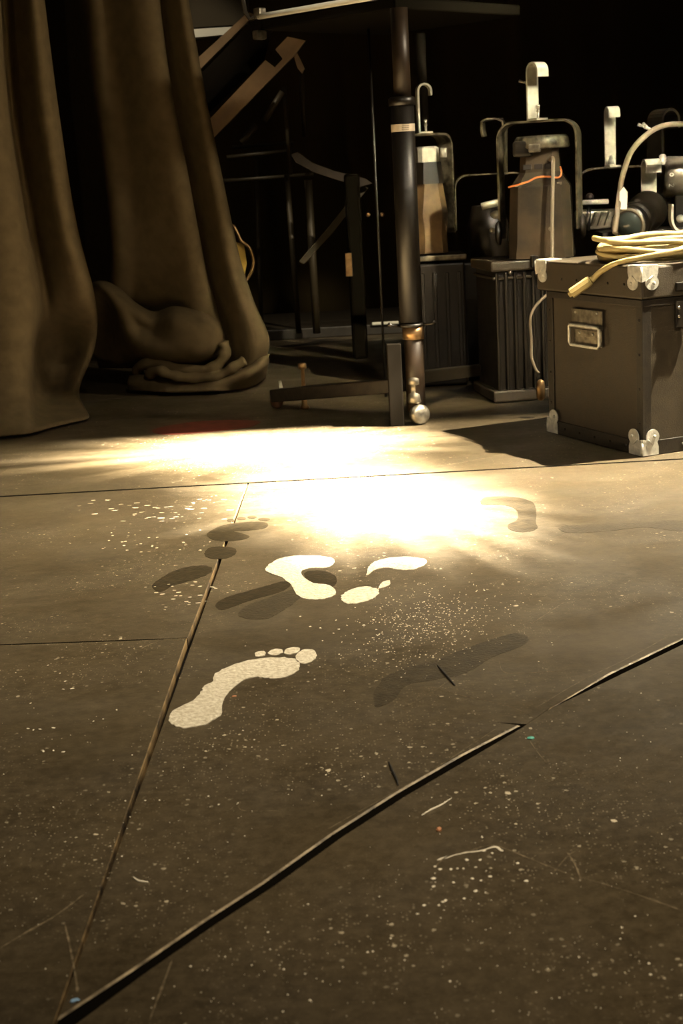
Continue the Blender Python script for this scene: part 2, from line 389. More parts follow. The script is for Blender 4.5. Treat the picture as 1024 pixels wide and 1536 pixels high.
# ------------------------------------------------------------------ back of the stage
tag(MB().box((0, 6.9, 1.6), (9, .1, 3.4)).build('wall_back', M['wall']), kind='structure')
def drape_mesh(rows, nu, mbm, per_v=8, jitter=0):
    """rows: list of equally long 3-D polylines from top to bottom"""
    cols = [catmull(r, nu) for r in rows]; n = len(cols[0])
    grid = [catmull([c[i] for c in cols], per_v) for i in range(n)]
    b = bmesh.new(); vs = [[b.verts.new(p) for p in g_] for g_ in grid]
    for i in range(n-1):
        for j in range(len(grid[0])-1):
            b.faces.new((vs[i][j], vs[i][j+1], vs[i+1][j+1], vs[i+1][j])).smooth = True
    bmesh.ops.recalc_face_normals(b, faces=b.faces)
    mbm._merge(b)
bd = MB(); rows = []
for z in (2.6, 1.2, .5, .02):
    r = []
    for k in range(61):
        x = -2.2+k*.075
        r.append((x+.02*sin(k*1.3+z), 6.3+.07*sin(k*1.05+.2*z)+.03*sin(k*.37), z))
    rows.append(r)
drape_mesh(rows, 3, bd, 3)
o = bd.build('backdrop_curtain', M['back_drape']); tag(o, 'black backdrop curtain closing off the rear of the stage', 'curtain')
o.modifiers.new('thickness', 'SOLIDIFY').thickness = .004

# ------------------------------------------------------------------ left curtains
def curtain_rows(spec):
    return [[P(px, py, Y) for px, Y in row] for py, row in spec]
specA = [   # pixel row -> (pixel column, distance) ; nearest curtain
 (-60, [(-190, 3.95), (-110, 3.86), (-50, 3.80), (-8, 3.84), (2, 3.92), (20, 3.88), (42, 3.83), (55, 3.86), (58, 3.96), (30, 4.05)]),
 (150, [(-190, 3.93), (-100, 3.82), (-40, 3.76), (4, 3.80), (16, 3.92), (35, 3.88), (62, 3.82), (80, 3.85), (84, 3.96), (52, 4.05)]),
 (330, [(-190, 3.90), (-90, 3.78), (-20, 3.72), (28, 3.76), (44, 3.90), (62, 3.87), (90, 3.81), (108, 3.84), (112, 3.96), (80, 4.05)]),
 (450, [(-190, 3.86), (-90, 3.74), (-10, 3.68), (48, 3.72), (66, 3.88), (86, 3.86), (120, 3.82), (140, 3.85), (140, 3.97), (108, 4.05)]),
 (520, [(-190, 3.84), (-90, 3.72), (-10, 3.66), (44, 3.70), (54, 3.92), (80, 4.02), (104, 4.03), (136, 3.98), (140, 4.06), (110, 4.12)]),
 (585, [(-190, 3.80), (-100, 3.68), (-20, 3.63), (40, 3.66), (52, 3.84), (70, 3.93), (92, 3.94), (114, 3.92), (118, 3.98), (100, 4.06)]),
]
rowsA = curtain_rows(specA)
hem = [(-190, 668), (-100, 662), (-20, 655), (40, 650), (56, 646), (76, 640), (100, 634), (130, 627), (132, 622), (115, 612)]
rowsA.append([G(x, y, .012) for x, y in hem])
m = MB(); drape_mesh(rowsA, 7, m, 9)
ca = m.build('stage_curtain', M['drape']); tag(ca, 'black wool stage curtain at the left edge with a flat hem flap on the floor', 'curtain')
ca.modifiers.new('thickness', 'SOLIDIFY').thickness = .004
specB = [
 (-60, [(95, 4.75), (110, 4.45), (128, 4.28), (160, 4.26), (195, 4.20), (218, 4.19), (228, 4.22), (232, 4.32), (246, 4.27), (262, 4.22), (270, 4.26), (268, 4.40)]),
 (120, [(105, 4.75), (130, 4.45), (146, 4.30), (180, 4.27), (216, 4.20), (240, 4.18), (252, 4.21), (254, 4.32), (270, 4.27), (292, 4.21), (302, 4.25), (298, 4.40)]),
 (260, [(120, 4.75), (150, 4.45), (162, 4.30), (196, 4.27), (238, 4.20), (264, 4.17), (279, 4.20), (280, 4.32), (296, 4.27), (318, 4.20), (330, 4.24), (326, 4.40)]),
 (380, [(130, 4.75), (162, 4.45), (172, 4.30), (205, 4.27), (250, 4.22), (284, 4.18), (300, 4.21), (304, 4.30), (318, 4.24), (342, 4.17), (356, 4.22), (350, 4.38)]),
 (450, [(130, 4.75), (160, 4.46), (172, 4.34), (205, 4.33), (250, 4.28), (290, 4.22), (314, 4.22), (322, 4.27), (336, 4.20), (362, 4.13), (378, 4.18), (370, 4.34)]),
 (510, [(140, 4.75), (165, 4.46), (185, 4.38), (215, 4.36), (255, 4.32), (300, 4.26), (328, 4.22), (340, 4.22), (356, 4.15), (384, 4.10), (402, 4.15), (390, 4.28)]),
 (552, [(150, 4.75), (170, 4.46), (195, 4.38), (225, 4.36), (262, 4.33), (305, 4.30), (332, 4.26), (345, 4.22), (356, 4.17), (376, 4.14), (390, 4.18), (380, 4.28)]),
]
rowsB = curtain_rows(specB)
m = MB(); drape_mesh(rowsB, 7, m, 9)
cb = empty('stage_curtain', (-.5, 4.3, 0), 'long black wool stage curtain with its surplus cloth pooled in folds on the floor', 'curtain')
def adopt(o, par):
    o.parent = par; o.matrix_parent_inverse = Matrix.Translation(-V(par.location)); return o
o = adopt(m.build('hanging_cloth', M['drape']), cb); o.modifiers.new('thickness', 'SOLIDIFY').thickness = .004
def blanket(name, top, bot, mids, parent, nu=7, nv=7):
    m = MB(); drape_mesh([[P(*q) for q in top]]+[[P(*q) for q in r] for r in mids]+[[P(*q) for q in bot]], nu, m, nv)
    o = adopt(m.build(name, M['drape']), parent); o.modifiers.new('thickness', 'SOLIDIFY').thickness = .006; return o
# the big slumped fold: crest sweeping down to the right then bulging forward
blanket('slumped_fold',
 [(128, 432, 4.40), (150, 424, 4.34), (175, 432, 4.30), (205, 458, 4.28), (232, 470, 4.26), (262, 462, 4.24), (300, 470, 4.22), (325, 484, 4.22), (334, 500, 4.26)],
 [(130, 520, 4.44), (150, 540, 4.40), (185, 545, 4.34), (215, 550, 4.28), (240, 552, 4.24), (270, 548, 4.22), (300, 544, 4.22), (325, 535, 4.24), (336, 520, 4.28)],
 [[(132, 440, 4.34), (152, 432, 4.26), (178, 450, 4.22), (205, 470, 4.20), (232, 482, 4.19), (264, 470, 4.15), (300, 480, 4.13), (326, 492, 4.16), (336, 505, 4.24)],
  [(134, 460, 4.36), (160, 455, 4.30), (185, 478, 4.20), (210, 492, 4.20), (235, 497, 4.17), (265, 492, 4.10), (300, 498, 4.08), (325, 503, 4.14), (337, 510, 4.24)],
  [(132, 490, 4.40), (158, 490, 4.36), (190, 512, 4.22), (215, 522, 4.16), (240, 528, 4.12), (270, 530, 4.10), (300, 530, 4.09), (325, 520, 4.14), (337, 514, 4.25)]], cb)
# rolls of cloth below it
def roll(name, pxs, r, parent, wob=.25):
    pts = catmull([P(*q) for q in pxs], 8); rr = [r*(1+wob*sin(i*.7)*.5) for i in range(len(pts))]
    rr[0] *= .5; rr[-1] *= .5
    return adopt(MB().tube(pts, rr, 14).build(name, M['drape'], None), parent)
roll('rolled_fold', [(205, 560, 4.26), (212, 548, 4.20), (235, 546, 4.16), (262, 552, 4.14), (300, 556, 4.14), (325, 548, 4.13), (338, 528, 4.12), (334, 512, 4.12)], .016, cb)
roll('rolled_fold', [(222, 562, 4.18), (238, 556, 4.13), (255, 562, 4.12), (275, 566, 4.12), (300, 566, 4.13), (330, 562, 4.12), (352, 550, 4.10), (368, 540, 4.10)], .015, cb)
m = MB(); hz = []
top = [(194, 566, 4.26), (215, 562, 4.22), (250, 568, 4.18), (300, 568, 4.16), (345, 562, 4.13), (372, 552, 4.10), (392, 538, 4.12), (402, 532, 4.16)]
mid = [(193, 574, 4.22), (215, 572, 4.19), (250, 577, 4.15), (300, 578, 4.13), (345, 571, 4.10), (372, 562, 4.07), (390, 552, 4.09), (400, 545, 4.14)]
r3 = [G(x, y, .012) for x, y in [(193, 584), (215, 586), (250, 589), (300, 588), (345, 584), (372, 579), (388, 572), (396, 566)]]
drape_mesh([[P(*q) for q in top], [P(*q) for q in mid], r3], 6, m, 6)
o = adopt(m.build('hem', M['drape']), cb); o.modifiers.new('thickness', 'SOLIDIFY').thickness = .006

# ------------------------------------------------------------------ footprints and paint on the floor
def paint(name, pxs, m_, th, label=None, cat=None, parent=None, group=None, rough=0, per=6):
    pts = [G(x, y) for x, y in pxs]
    c = catmull(pts, per, True)
    out = []
    for i, p in enumerate(c):
        k = 1+rough*noise.noise(V((p.x*90, p.y*90, 3)))
        cen = sum(pts, V())/len(pts)
        out.append((p-(cen))*1.0 + (p-cen).normalized()*(rough*.004*noise.noise(V((p.x*160, p.y*160, 3)))) + cen)
    org = V((cen.x, cen.y, 0)) if parent is None else None
    mb = MB(); mb.prism([(p.x, p.y) for p in out], th, None)
    o = mb.build(name, m_)
    if parent is not None: adopt(o, parent)
    if label: tag(o, label, cat, group)
    return o
fp = empty('painted_footprint', G(350, 1030), 'white painted bare footprint with separate toes, nearest one on the floor', 'footprint')
paint('sole', [(254, 1080), (258, 1068), (276, 1058), (292, 1050), (300, 1040), (308, 1028), (318, 1024), (322, 1012), (336, 1004), (355, 996), (380, 990), (410, 987), (438, 988), (449, 995), (446, 1006), (430, 1015), (410, 1018), (385, 1016), (366, 1020), (350, 1032), (338, 1045), (333, 1058), (332, 1072), (320, 1080), (305, 1088), (280, 1092), (262, 1090)], M['white_paint'], .0008, parent=fp, rough=1)
for c, a, b_ in (((459, 985), 16, 10.5), ((438, 976.5), 12, 5), ((413.5, 978.5), 11, 4.5), ((390, 981.5), 8.5, 4)):
    paint('toe', [(c[0]+a*cos(t)-0*b_, c[1]-b_*sin(t)-a*cos(t)*.14) for t in [2*pi*k/9 for k in range(9)]], M['white_paint'], .0008, parent=fp, rough=.5)
paint('painted_footprint', [(398, 855), (404, 847), (420, 838), (445, 834), (475, 834), (498, 838), (500, 846), (488, 852), (468, 852), (452, 857), (455, 866), (470, 875), (492, 878), (503, 886), (500, 894), (482, 899), (460, 899), (445, 892), (438, 880), (425, 868), (408, 861)], M['white_paint'], .0008,
      'white painted footprint curling like a letter C, left of the smaller heel patch', 'footprint', rough=.8)
f3 = empty('painted_footprint', G(580, 870), 'white painted footprint broken into a heel patch and an arched sole', 'footprint')
paint('heel', [(511, 896), (518, 889), (532, 883), (550, 880), (565, 884), (568, 888), (562, 896), (550, 902), (530, 906), (516, 904)], M['white_paint'], .0008, parent=f3, rough=.8)
paint('sole', [(550, 863), (552, 852), (562, 843), (585, 837), (615, 836), (638, 840), (636, 848), (622, 854), (600, 855), (580, 852), (562, 855)], M['white_paint'], .0008, parent=f3, rough=.6)
paint('fleck', [(568, 882), (573, 874), (584, 871), (584, 877), (576, 881)], M['white_paint'], .0008, parent=f3, rough=.5)
paint('painted_footprint', [(720, 752), (728, 746), (750, 745), (780, 747), (800, 755), (804, 770), (804, 785), (806, 792), (795, 797), (778, 798), (764, 794), (762, 787), (775, 780), (776, 768), (765, 760), (742, 757), (724, 757)], M['dark_paint'], .0004,
      'dark hook-shaped painted footprint on the brightly lit right part of the floor', 'footprint', rough=.6)
paint('painted_footprint', [(838, 793), (850, 788), (880, 787), (920, 786), (960, 784), (1000, 781), (1030, 782), (1032, 796), (1000, 795), (965, 791), (920, 796), (880, 799), (850, 799)], M['mid_paint'], .0003,
      'faint dark elongated footprint smear at the right edge of the floor', 'footprint', rough=.8)
f6 = empty('painted_footprint', G(355, 800), 'dark painted footprint with small toes lying across the floor seam', 'footprint')
paint('sole', [(310, 803), (318, 795), (335, 788), (360, 784), (392, 783), (402, 787), (396, 793), (372, 796), (350, 797), (362, 800), (374, 805), (362, 810), (338, 812), (320, 810)], M['dark_paint'], .0004, parent=f6, rough=.5)
paint('heel', [(307, 829), (314, 822), (330, 820), (350, 822), (355, 828), (345, 836), (326, 839), (310, 836)], M['dark_paint'], .0004, parent=f6, rough=.5)
for cx, cy, a in ((346, 781, 6), (362, 778, 7), (378, 776, 7), (396, 779, 9)):
    paint('toe', [(cx+a*cos(t), cy-2.2*sin(t)) for t in [2*pi*k/8 for k in range(8)]], M['dark_paint'], .0004, parent=f6)
paint('painted_footprint', [(323, 908), (335, 898), (360, 890), (395, 880), (425, 872), (436, 876), (425, 886), (400, 894), (372, 902), (350, 910), (332, 915)], M['dark_paint'], .0003,
      'dark narrow paint smear left of the C-shaped white footprint', 'footprint', rough=.6)
paint('painted_footprint', [(358, 918), (375, 906), (400, 898), (425, 888), (448, 884), (454, 892), (440, 905), (420, 918), (400, 928), (375, 929), (360, 925)], M['mid_paint'], .00035,
      'mottled grey-brown footprint patch below the narrow dark smear', 'footprint', rough=.6)
paint('painted_footprint', [(456, 862), (462, 857), (482, 856), (500, 862), (505, 872), (498, 880), (480, 878), (464, 871)], M['dark_paint'], .0003,
      'dark oval paint patch inside the curl of the white footprint', 'footprint', rough=.4)
paint('painted_footprint', [(228, 880), (240, 868), (262, 856), (290, 849), (316, 850), (314, 860), (290, 870), (262, 878), (240, 888)], M['dark_paint'], .0003,
      'faint dark paint smear left of the seam, beside the dark heel mark', 'footprint', rough=.8)
paint('painted_footprint', [(560, 1040), (575, 1018), (600, 1005), (625, 998), (660, 988), (700, 972), (740, 958), (775, 950), (792, 958), (780, 970), (740, 985), (715, 1000), (690, 1012), (650, 1020), (610, 1028), (590, 1050), (565, 1060)], M['mid_paint'], .00025,
      'large faint dark footprint smear to the right of the nearest white footprint', 'footprint', rough=1)
paint('red_fringe', [(228, 645), (262, 637), (300, 632), (350, 630), (390, 632), (376, 640), (335, 646), (290, 650), (245, 652)], M['glare_fringe'], .0003,  # flat patch coloured as the red fringe of the glare
      'dull red glare fringe painted on the floor in front of the pooled curtain', 'glare fringe', rough=1)

# ------------------------------------------------------------------ scattered debris
def chip(name, px, py, size, m_, label, cat, asp=(1, .6, .35), rot=0, group=None):
    b = bmesh.new(); bmesh.ops.create_icosphere(b, subdivisions=2, radius=1)
    for v in b.verts: v.co *= 1+.35*noise.noise(v.co*1.3+V((px, py, 0)))
    mb = MB(); mb._merge(b, Matrix.Rotation(rot, 4, 'Z') @ Matrix.Diagonal((size*asp[0], size*asp[1], size*asp[2], 1)))
    o = mb.build(name, m_); p = G(px, py); z0 = 0
    o.location = (p.x, p.y, z0+size*asp[2]*.6); return tag(o, label, cat, group)
chip('plastic_chip', 796, 1108, .0042, M['turq'], 'small turquoise chip beside the corner of the raised floor edge', 'chip')
chip('plastic_chip', 112, 1502, .0038, M['blue'], 'small pale blue chip at the bottom left where two seams meet', 'chip', rot=.4)
chip('gravel_bead', 658, 1246, .0026, M['rust_chip'], 'tiny orange-brown bead on the floor below the long edge', 'bead', (1, .9, .8))
chip('wood_crumb', 351, 1045, .0030, M['rust_chip'], 'tiny reddish crumb just right of the nearest footprint arch', 'crumb', (1, .4, .35), .2)
def sliver(name, pxs, r, m_, label, cat):
    pts = catmull([G(x, y, r*.7) for x, y in pxs], 5); n = len(pts)
    o = MB().tube(pts, [r*(.35+.65*sin(pi*(i+.6)/(n+.2))) for i in range(n)], 7).build(name, m_); return tag(o, label, cat)
sliver('paint_sliver', [(632, 1223), (645, 1215), (662, 1207), (677, 1197)], .0010, M['cream_chip'], 'thin pale straw-like sliver lying just below the long floor edge', 'sliver')
sliver('paint_curl', [(199, 1315), (208, 1321), (222, 1323)], .0010, M['cream_chip'], 'small pale curl of paint right of the seam, lower left', 'curl')
sliver('wood_splinter', [(583, 1143), (588, 1156), (594, 1168), (597, 1178)], .0016, M['black_chip'], 'short black splinter standing out above the long floor edge', 'splinter')
sliver('wood_splinter', [(656, 998), (668, 1012), (682, 1028)], .0016, M['black_chip'], 'short dark splinter inside the large faint footprint smear', 'splinter')
pts = [(652, 1300), (660, 1304), (676, 1304), (686, 1303), (695, 1303), (713, 1301), (708, 1318), (721, 1321), (735, 1315), (776, 1295), (789, 1322), (713, 1337), (696, 1348), (664, 1353), (658, 1358), (650, 1330), (636, 1358), (626, 1371), (668, 1351), (680, 1324), (720, 1290), (700, 1290), (738, 1280), (752, 1276), (726, 1276), (650, 1318)]
for i, (x, y) in enumerate(pts):
    chip('fleck_and_glint', x, y, random.uniform(.0012, .0022), M['cream_chip'], 'white paint fleck in the cluster on the floor at the lower right', 'paint fleck', (1, .8, .25), random.random()*3, 'white paint flecks clustered at the lower right')
pts = [(645, 908), (600, 915), (575, 925), (560, 930), (545, 938), (620, 925), (480, 942), (508, 944), (500, 950), (520, 938), (465, 940), (450, 925), (590, 900), (430, 945), (660, 905), (700, 915), (640, 935)]
for i, (x, y) in enumerate(pts):
    chip('fleck_and_glint', x, y, random.uniform(.0012, .0022), M['cream_chip'], 'white paint fleck among the sprinkling between the middle footprints', 'paint fleck', (1, .8, .25), random.random()*3, 'white paint flecks between the middle footprints')
pts = [(42, 1093), (50, 1095), (60, 1094), (80, 1092), (46, 1055), (95, 1034), (108, 1033), (72, 998), (90, 1010), (98, 1022), (140, 1082), (175, 1065), (65, 1127), (80, 1126), (95, 1128)]
for i, (x, y) in enumerate(pts):
    chip('fleck_and_glint', x, y, random.uniform(.0012, .0022), M['cream_chip'], 'white paint fleck left of the long seam on the left boards', 'paint fleck', (1.3, .6, .25), random.random()*3, 'white paint flecks on the left boards')

rs = random.Random(3)  # glints of the lit floor, put in as pale flecks
for (x0, y0, x1, y1, n, a, lab, gr) in (
    (95, 748, 345, 782, 46, 2.6, 'elongated floor glint made as a pale fleck left of the glare, behind the C-shaped footprint', 'elongated flecks left of the glare'),
    (70, 792, 300, 830, 34, 1.1, 'small floor glint made as a pale fleck on the left boards just below the elongated ones', 'small flecks left of the seam'),
    (205, 868, 330, 918, 26, 1.6, 'floor glint made as a pale fleck beside the upper part of the long seam', 'flecks beside the upper seam')):
    for i in range(n):
        x = x0+(x1-x0)*min(1, max(0, rs.gauss(.6, .22))); y = y0+(y1-y0)*rs.random()
        chip('fleck_and_glint', x, y, rs.uniform(.0012, .0026), M['cream_chip'], lab, 'paint fleck', (a, .7, .2), rs.uniform(-.25, .25), gr)
gb = MB()  # dense middle flecks are painted-in sparkle, the wide scatter is spatter
for i in range(620):
    x = rs.gauss(640, 62); y = rs.gauss(930, 30)+(x-640)*-.12
    p = G(x, y); r_ = rs.uniform(.0004, .0013)
    gb.lathe([(r_, 0), (r_*.8, .0004)], Matrix.Translation((p.x, p.y, 0)), 5)
for i in range(900):
    x = rs.uniform(0, 1024); y = rs.uniform(960, 1530)
    p = G(x, y)
    if min(abs((front[k+1]-front[k]).cross(p.to_2d()-front[k]))/(front[k+1]-front[k]).length for k in range(len(front)-1)) < .008: continue
    r_ = rs.uniform(.0002, .0010)**1.0*(.6 if rs.random() < .8 else 1.3)
    gb.lathe([(r_, 0), (r_*.8, .0004)], Matrix.Translation((p.x, p.y, 0)), 5)
tag(gb.build('spatter_and_sparkle', M['cream_chip']), 'fine white paint spatter over the whole floor, with sparkle put in as dense flecks in the middle', 'spatter', kind='stuff')
def scratch(pxs, wd, label, m_='scratch'):
    pts = catmull([G(*p, .0002) for p in pxs], 6); b = MB(); n = len(pts); bb = bmesh.new(); prev = None
    for i, p in enumerate(pts):
        t = (pts[min(i+1, n-1)]-pts[max(i-1, 0)]).normalized(); q = V((-t.y, t.x, 0))*wd*(.3+.9*abs(noise.noise(V((p.x*60, p.y*60, 1)))))*(1 if 0 < i < n-1 else .2)
        cur = [bb.verts.new(p+q), bb.verts.new(p-q), bb.verts.new(p-q-V((0, 0, .002))), bb.verts.new(p+q-V((0, 0, .002)))]
        if prev:
            for k in range(4): bb.faces.new((prev[k], prev[(k+1) % 4], cur[(k+1) % 4], cur[k]))
        prev = cur
    b._merge(bb); return tag(b.build('floor_scratch', M[m_]), label, 'scratch')
scratch([(0, 969), (60, 967), (140, 966), (215, 961), (282, 957)], .0009, 'long pale scratch along the cross seam on the left boards')
scratch([(210, 973), (235, 963), (270, 960)], .0007, 'short pale scratch crossing the cross seam on the left boards')
scratch([(608, 1060), (660, 1030), (720, 985), (790, 940), (850, 900)], .0005, 'faint long diagonal scratch over the large footprint smear')
scratch([(640, 1028), (700, 1045), (760, 1058), (800, 1075)], .0005, 'faint scratch running down to the gap in the long floor edge')
scratch([(748, 991), (756, 1008), (790, 1009), (850, 1006)], .0006, 'pale hooked scratch to the right of the large footprint smear')
scratch([(650, 1302), (668, 1286), (700, 1277), (735, 1268), (760, 1274), (800, 1290), (850, 1310)], .0011, 'pale curved scrape arching over the fleck cluster at the lower right')
scratch([(655, 1290), (690, 1280), (720, 1276), (742, 1270), (752, 1276)], .0020, 'short bright white scrape on top of the curved scrape', 'cream_chip')
scratch([(828, 1310), (850, 1285), (862, 1276)], .0007, 'short pale scratch branching from the curved scrape')
scratch([(850, 1278), (862, 1296), (872, 1322)], .0013, 'short broad pale scuff at the right end of the curved scrape')
scratch([(872, 1316), (920, 1330), (965, 1345), (1030, 1368)], .0008, 'pale scratch running to the lower right picture edge')
scratch([(0, 1422), (40, 1398), (85, 1372), (125, 1342)], .0016, 'dull wide scuff crossing the lower left boards')
scratch([(97, 1385), (105, 1420), (114, 1470), (116, 1490)], .0014, 'dull scuff running down to the pale blue chip')
scratch([(258, 1440), (245, 1475), (222, 1536)], .0014, 'dull scuff on the front floor below the long edge at the lower left')
scratch([(795, 1112), (806, 1128), (820, 1145)], .0006, 'short pale scratch below the turquoise chip')
scratch([(492, 1243), (560, 1205), (640, 1160), (745, 1092)], .0006, 'pale line scored just above the long floor edge')
scratch([(806, 1060), (870, 1022), (940, 988), (1000, 955)], .0006, 'pale line scored above the right part of the long floor edge')
scratch([(345, 1214), (360, 1202), (362, 1215), (420, 1216)], .0005, 'thin angular scratch above the long floor edge')
scratch([(0, 682), (20, 681), (40, 682), (48, 686)], .0022, 'short white scrape at the left edge in front of the curtain')
scratch([(0, 712), (30, 690), (62, 664)], .0007, 'thin scratch slanting towards the left curtain hem')
scratch([(655, 700), (700, 692), (745, 683), (785, 671)], .0012, 'pale scrape reaching into the shadow of the road case')
# ------------------------------------------------------------------ the road case
CN = G(963, 686); CA = math.atan2(.382, .924)
ex = V((cos(CA), sin(CA), 0)); ey = V((-sin(CA), cos(CA), 0)); ez = V((0, 0, 1))
CW, CD, CHT, LZ, LD = .52, .372, .388, .322, .408      # length, depth, height, lid bottom
case = empty('road_case', CN+ex*CW/2+ey*CD/2, 'black fibreboard road case with zinc corners and a side handle, a cable coil on top', 'case')
def cw(x, y, z): return CN+ex*x+ey*y+ez*z
RC = Matrix.Rotation(CA, 3, 'Z')
def cpart(mb, name, m_, par=None):
    o = mb.build(name, m_); adopt(o, case)
    if par is not None:
        o.matrix_parent_inverse = Matrix.Identity(4); o.parent = par; o.location = (0, 0, 0)
        o.matrix_parent_inverse = par.matrix_parent_inverse.inverted() @ Matrix.Translation(-V(case.location)) if False else Matrix.Identity(4)
    return o
i_ = .006
cpart(MB().box(cw(CW/2, CD/2, (LZ+.004)/2+.002), (CW-2*i_, CD-2*i_, LZ-.004), RC, .004), 'body', M['case'])
lid = cpart(MB().box(cw(CW/2, LD/2, (LZ+CHT)/2), (CW, LD, CHT-LZ), RC, .005), 'lid', M['case'])
tr = MB()
tr.box(cw(CW/2, .0035, .016), (CW-.004, .004, .030), RC, .001); tr.box(cw(.0035, CD/2, .016), (.004, CD-.004, .030), RC, .001)
cpart(tr, 'bottom_trim', M['case_trim'])
for c_, d_ in ((cw(.0045, CD-.014, LZ/2), (.004, .024, LZ-.004)), (cw(.0045, .012, LZ/2), (.004, .022, LZ-.004)), (cw(.014, .0045, LZ/2), (.022, .004, LZ-.004))):
    cpart(MB().box(c_, d_, RC, .001), 'edge_binding', M['case_trim'])
tr = MB(); tr.box(cw(.0035, CD/2, LZ-.008), (.004, CD-.006, .014), RC, .001); tr.box(cw(CW/2, .0035, LZ-.008), (CW-.006, .004, .014), RC, .001)
cpart(tr, 'lid_seam_trim', M['case_trim'])
# rivets on the case
rv = []
for y in (.06, .12, .18, .24, .30): rv += [cw(.0012, y, .016), cw(-.0004, y, .350)]
for z in (.07, .14, .21, .28): rv += [cw(.0022, .012, z), cw(.0022, CD-.014, z)]
rv += [cw(.10, -.0004, .346), cw(.10, .0016, .016), cw(.2, -.0004, .346)]
for p in rv: cpart(MB().ball(p, .0030, seg=10), 'rivet', M['case_trim'])
def lobe_outline(a, h, top=False):
    """butterfly wing: from corner edge x=0 to x=a, height h (z up from the base)"""
    pts = [(0, 0), (a*.98, 0), (a*.98, h*.30)]
    pts += [(a*.62+a*.40*cos(t), h*.70+h*.30*sin(t)) for t in [-.8+k*(2.9+.8)/9 for k in range(10)]]
    pts += [(a*.22, h*.60), (0, h*.64)]
    return pts
def corner(o, dx, dz, flip, base):
    """base: world corner point; three plates. dx: +1 plates run to +ex; flip: down from the lid top"""
    m = MB(); s = 1 if not flip else -1
    W1, W2, Hh = .046, .040, .054
    if flip: Hh = .048
    rps = []
    # front face plate (x-z plane, normal -ey)
    for ax, nrm, wd in ((ex, -ey, W2), (ey*dz, -ex*1.0, W1)):
        mx = frame(base+nrm*.0002, ax, ez*s, nrm)
        m.prism(lobe_outline(wd, Hh), .0018, mx)
        a = base+ax*wd*.30+ez*s*Hh*.62+nrm*.0022; b_ = base+ax*wd*.62+ez*s*Hh*.40+nrm*.0022
        m.tube([a, b_], .0011, 8)
        rp = base+ax*wd*.72+ez*s*Hh*.72+nrm*.002
        rps.append(rp)
    if flip:
        m.box(base+ex*W2*.5+ey*dz*W1*.5+ez*.0012, (W2, W1, .002), RC, .0006)
    # rounded nose along the vertical edge
    m.tube([base+ez*s*.001+(-ey*0), base+ez*s*Hh*.5], .0028, 10)
    c = cpart(m, 'corner_protector', M['zinc'])
    for rp in rps:
        r = cpart(MB().ball(rp, .0036, seg=12), 'rivet', M['zinc']); r.parent = c; r.matrix_parent_inverse = Matrix.Identity(4)
    return c
corner(None, 1, 1, False, cw(0, 0, .002)); corner(None, 1, 1, True, cw(0, 0, CHT))
corner(None, 1, -1, False, cw(.0, CD, .002)); corner(None, 1, -1, True, cw(0, LD, CHT))
# left face handle
hp = MB(); ny = -ex
def lf(y, z, d=0): return cw(0, CD-y, z)+ny*d     # y measured from the rear corner towards the near corner
def onleft(px, py):    # point of the left face seen at a pixel
    d = _F*FPX+_R*(px-512)-_U*(py-768); t = (CN-_C).dot(ex)/d.dot(ex); return _C+d*t
h0 = onleft(858, 462); h1 = onleft(903, 466); hz0 = onleft(862, 487).z; hb = onleft(880, 519).z
hy = sorted([(h0-CN).dot(ey), (h1-CN).dot(ey)]); yc = sum(hy)/2; hw = hy[1]-hy[0]; ht = h0.z
hm = MB()
hm.box(cw(-.0006, yc, (ht+hz0)/2-.002), (.003, hw*1.02, (ht-hz0)+.004), RC, .0012)
hm.tube([cw(-.005, yc-hw*.52, hz0), cw(-.005, yc+hw*.52, hz0)], .006, 12)
hm.box(cw(.0015, yc+.0, (hz0+hb)/2-.002), (.003, hw*.92, (hz0-hb)*.9), RC, .001)
hm.box(cw(-.0008, yc+.0, (hz0+hb)/2+.006), (.003, hw*.70, .016), RC, .001)
hplate = cpart(hm, 'handle_plate', M['steel'])
q = [(-hw*.5, hz0-.002), (-hw*.5, hb+.006), (-hw*.5+.006, hb), (hw*.5-.006, hb), (hw*.5, hb+.006), (hw*.5, hz0-.002), (hw*.5-.006, hz0+.001), (-hw*.5+.006, hz0+.001)]
bail = cpart(MB().tube([cw(-.009, yc+a, z) for a, z in q], .0034, 10, cyc=True), 'handle_bail', M['zinc'])
for a, z in ((-.36, ht-.005), (.36, ht-.008), (-.22, (hz0+hb)/2+.006), (.22, (hz0+hb)/2+.006)):
    cpart(MB().ball(cw(-.0028, yc+a*hw, z), .0030, seg=10), 'rivet', M['zinc'])
# latch on the front face at the frame edge
def onfront(px, py):
    d = _F*FPX+_R*(px-512)-_U*(py-768); t = (CN-_C).dot(ey)/d.dot(ey); return _C+d*t
l0 = onfront(1016, 468)
lx, lz = (l0-CN).dot(ex), l0.z
cpart(MB().box(cw(lx+.012, .0, lz-.004), (.036, .006, .056), RC, .002).box(cw(lx+.016, -.002, lz+.052), (.044, .006, .016), RC, .002), 'latch', M['black_metal'])
for dz in (.009, -.009): cpart(MB().ball(cw(lx, -.0042, lz+dz), .0036, seg=12), 'latch_rivet', M['chrome'])

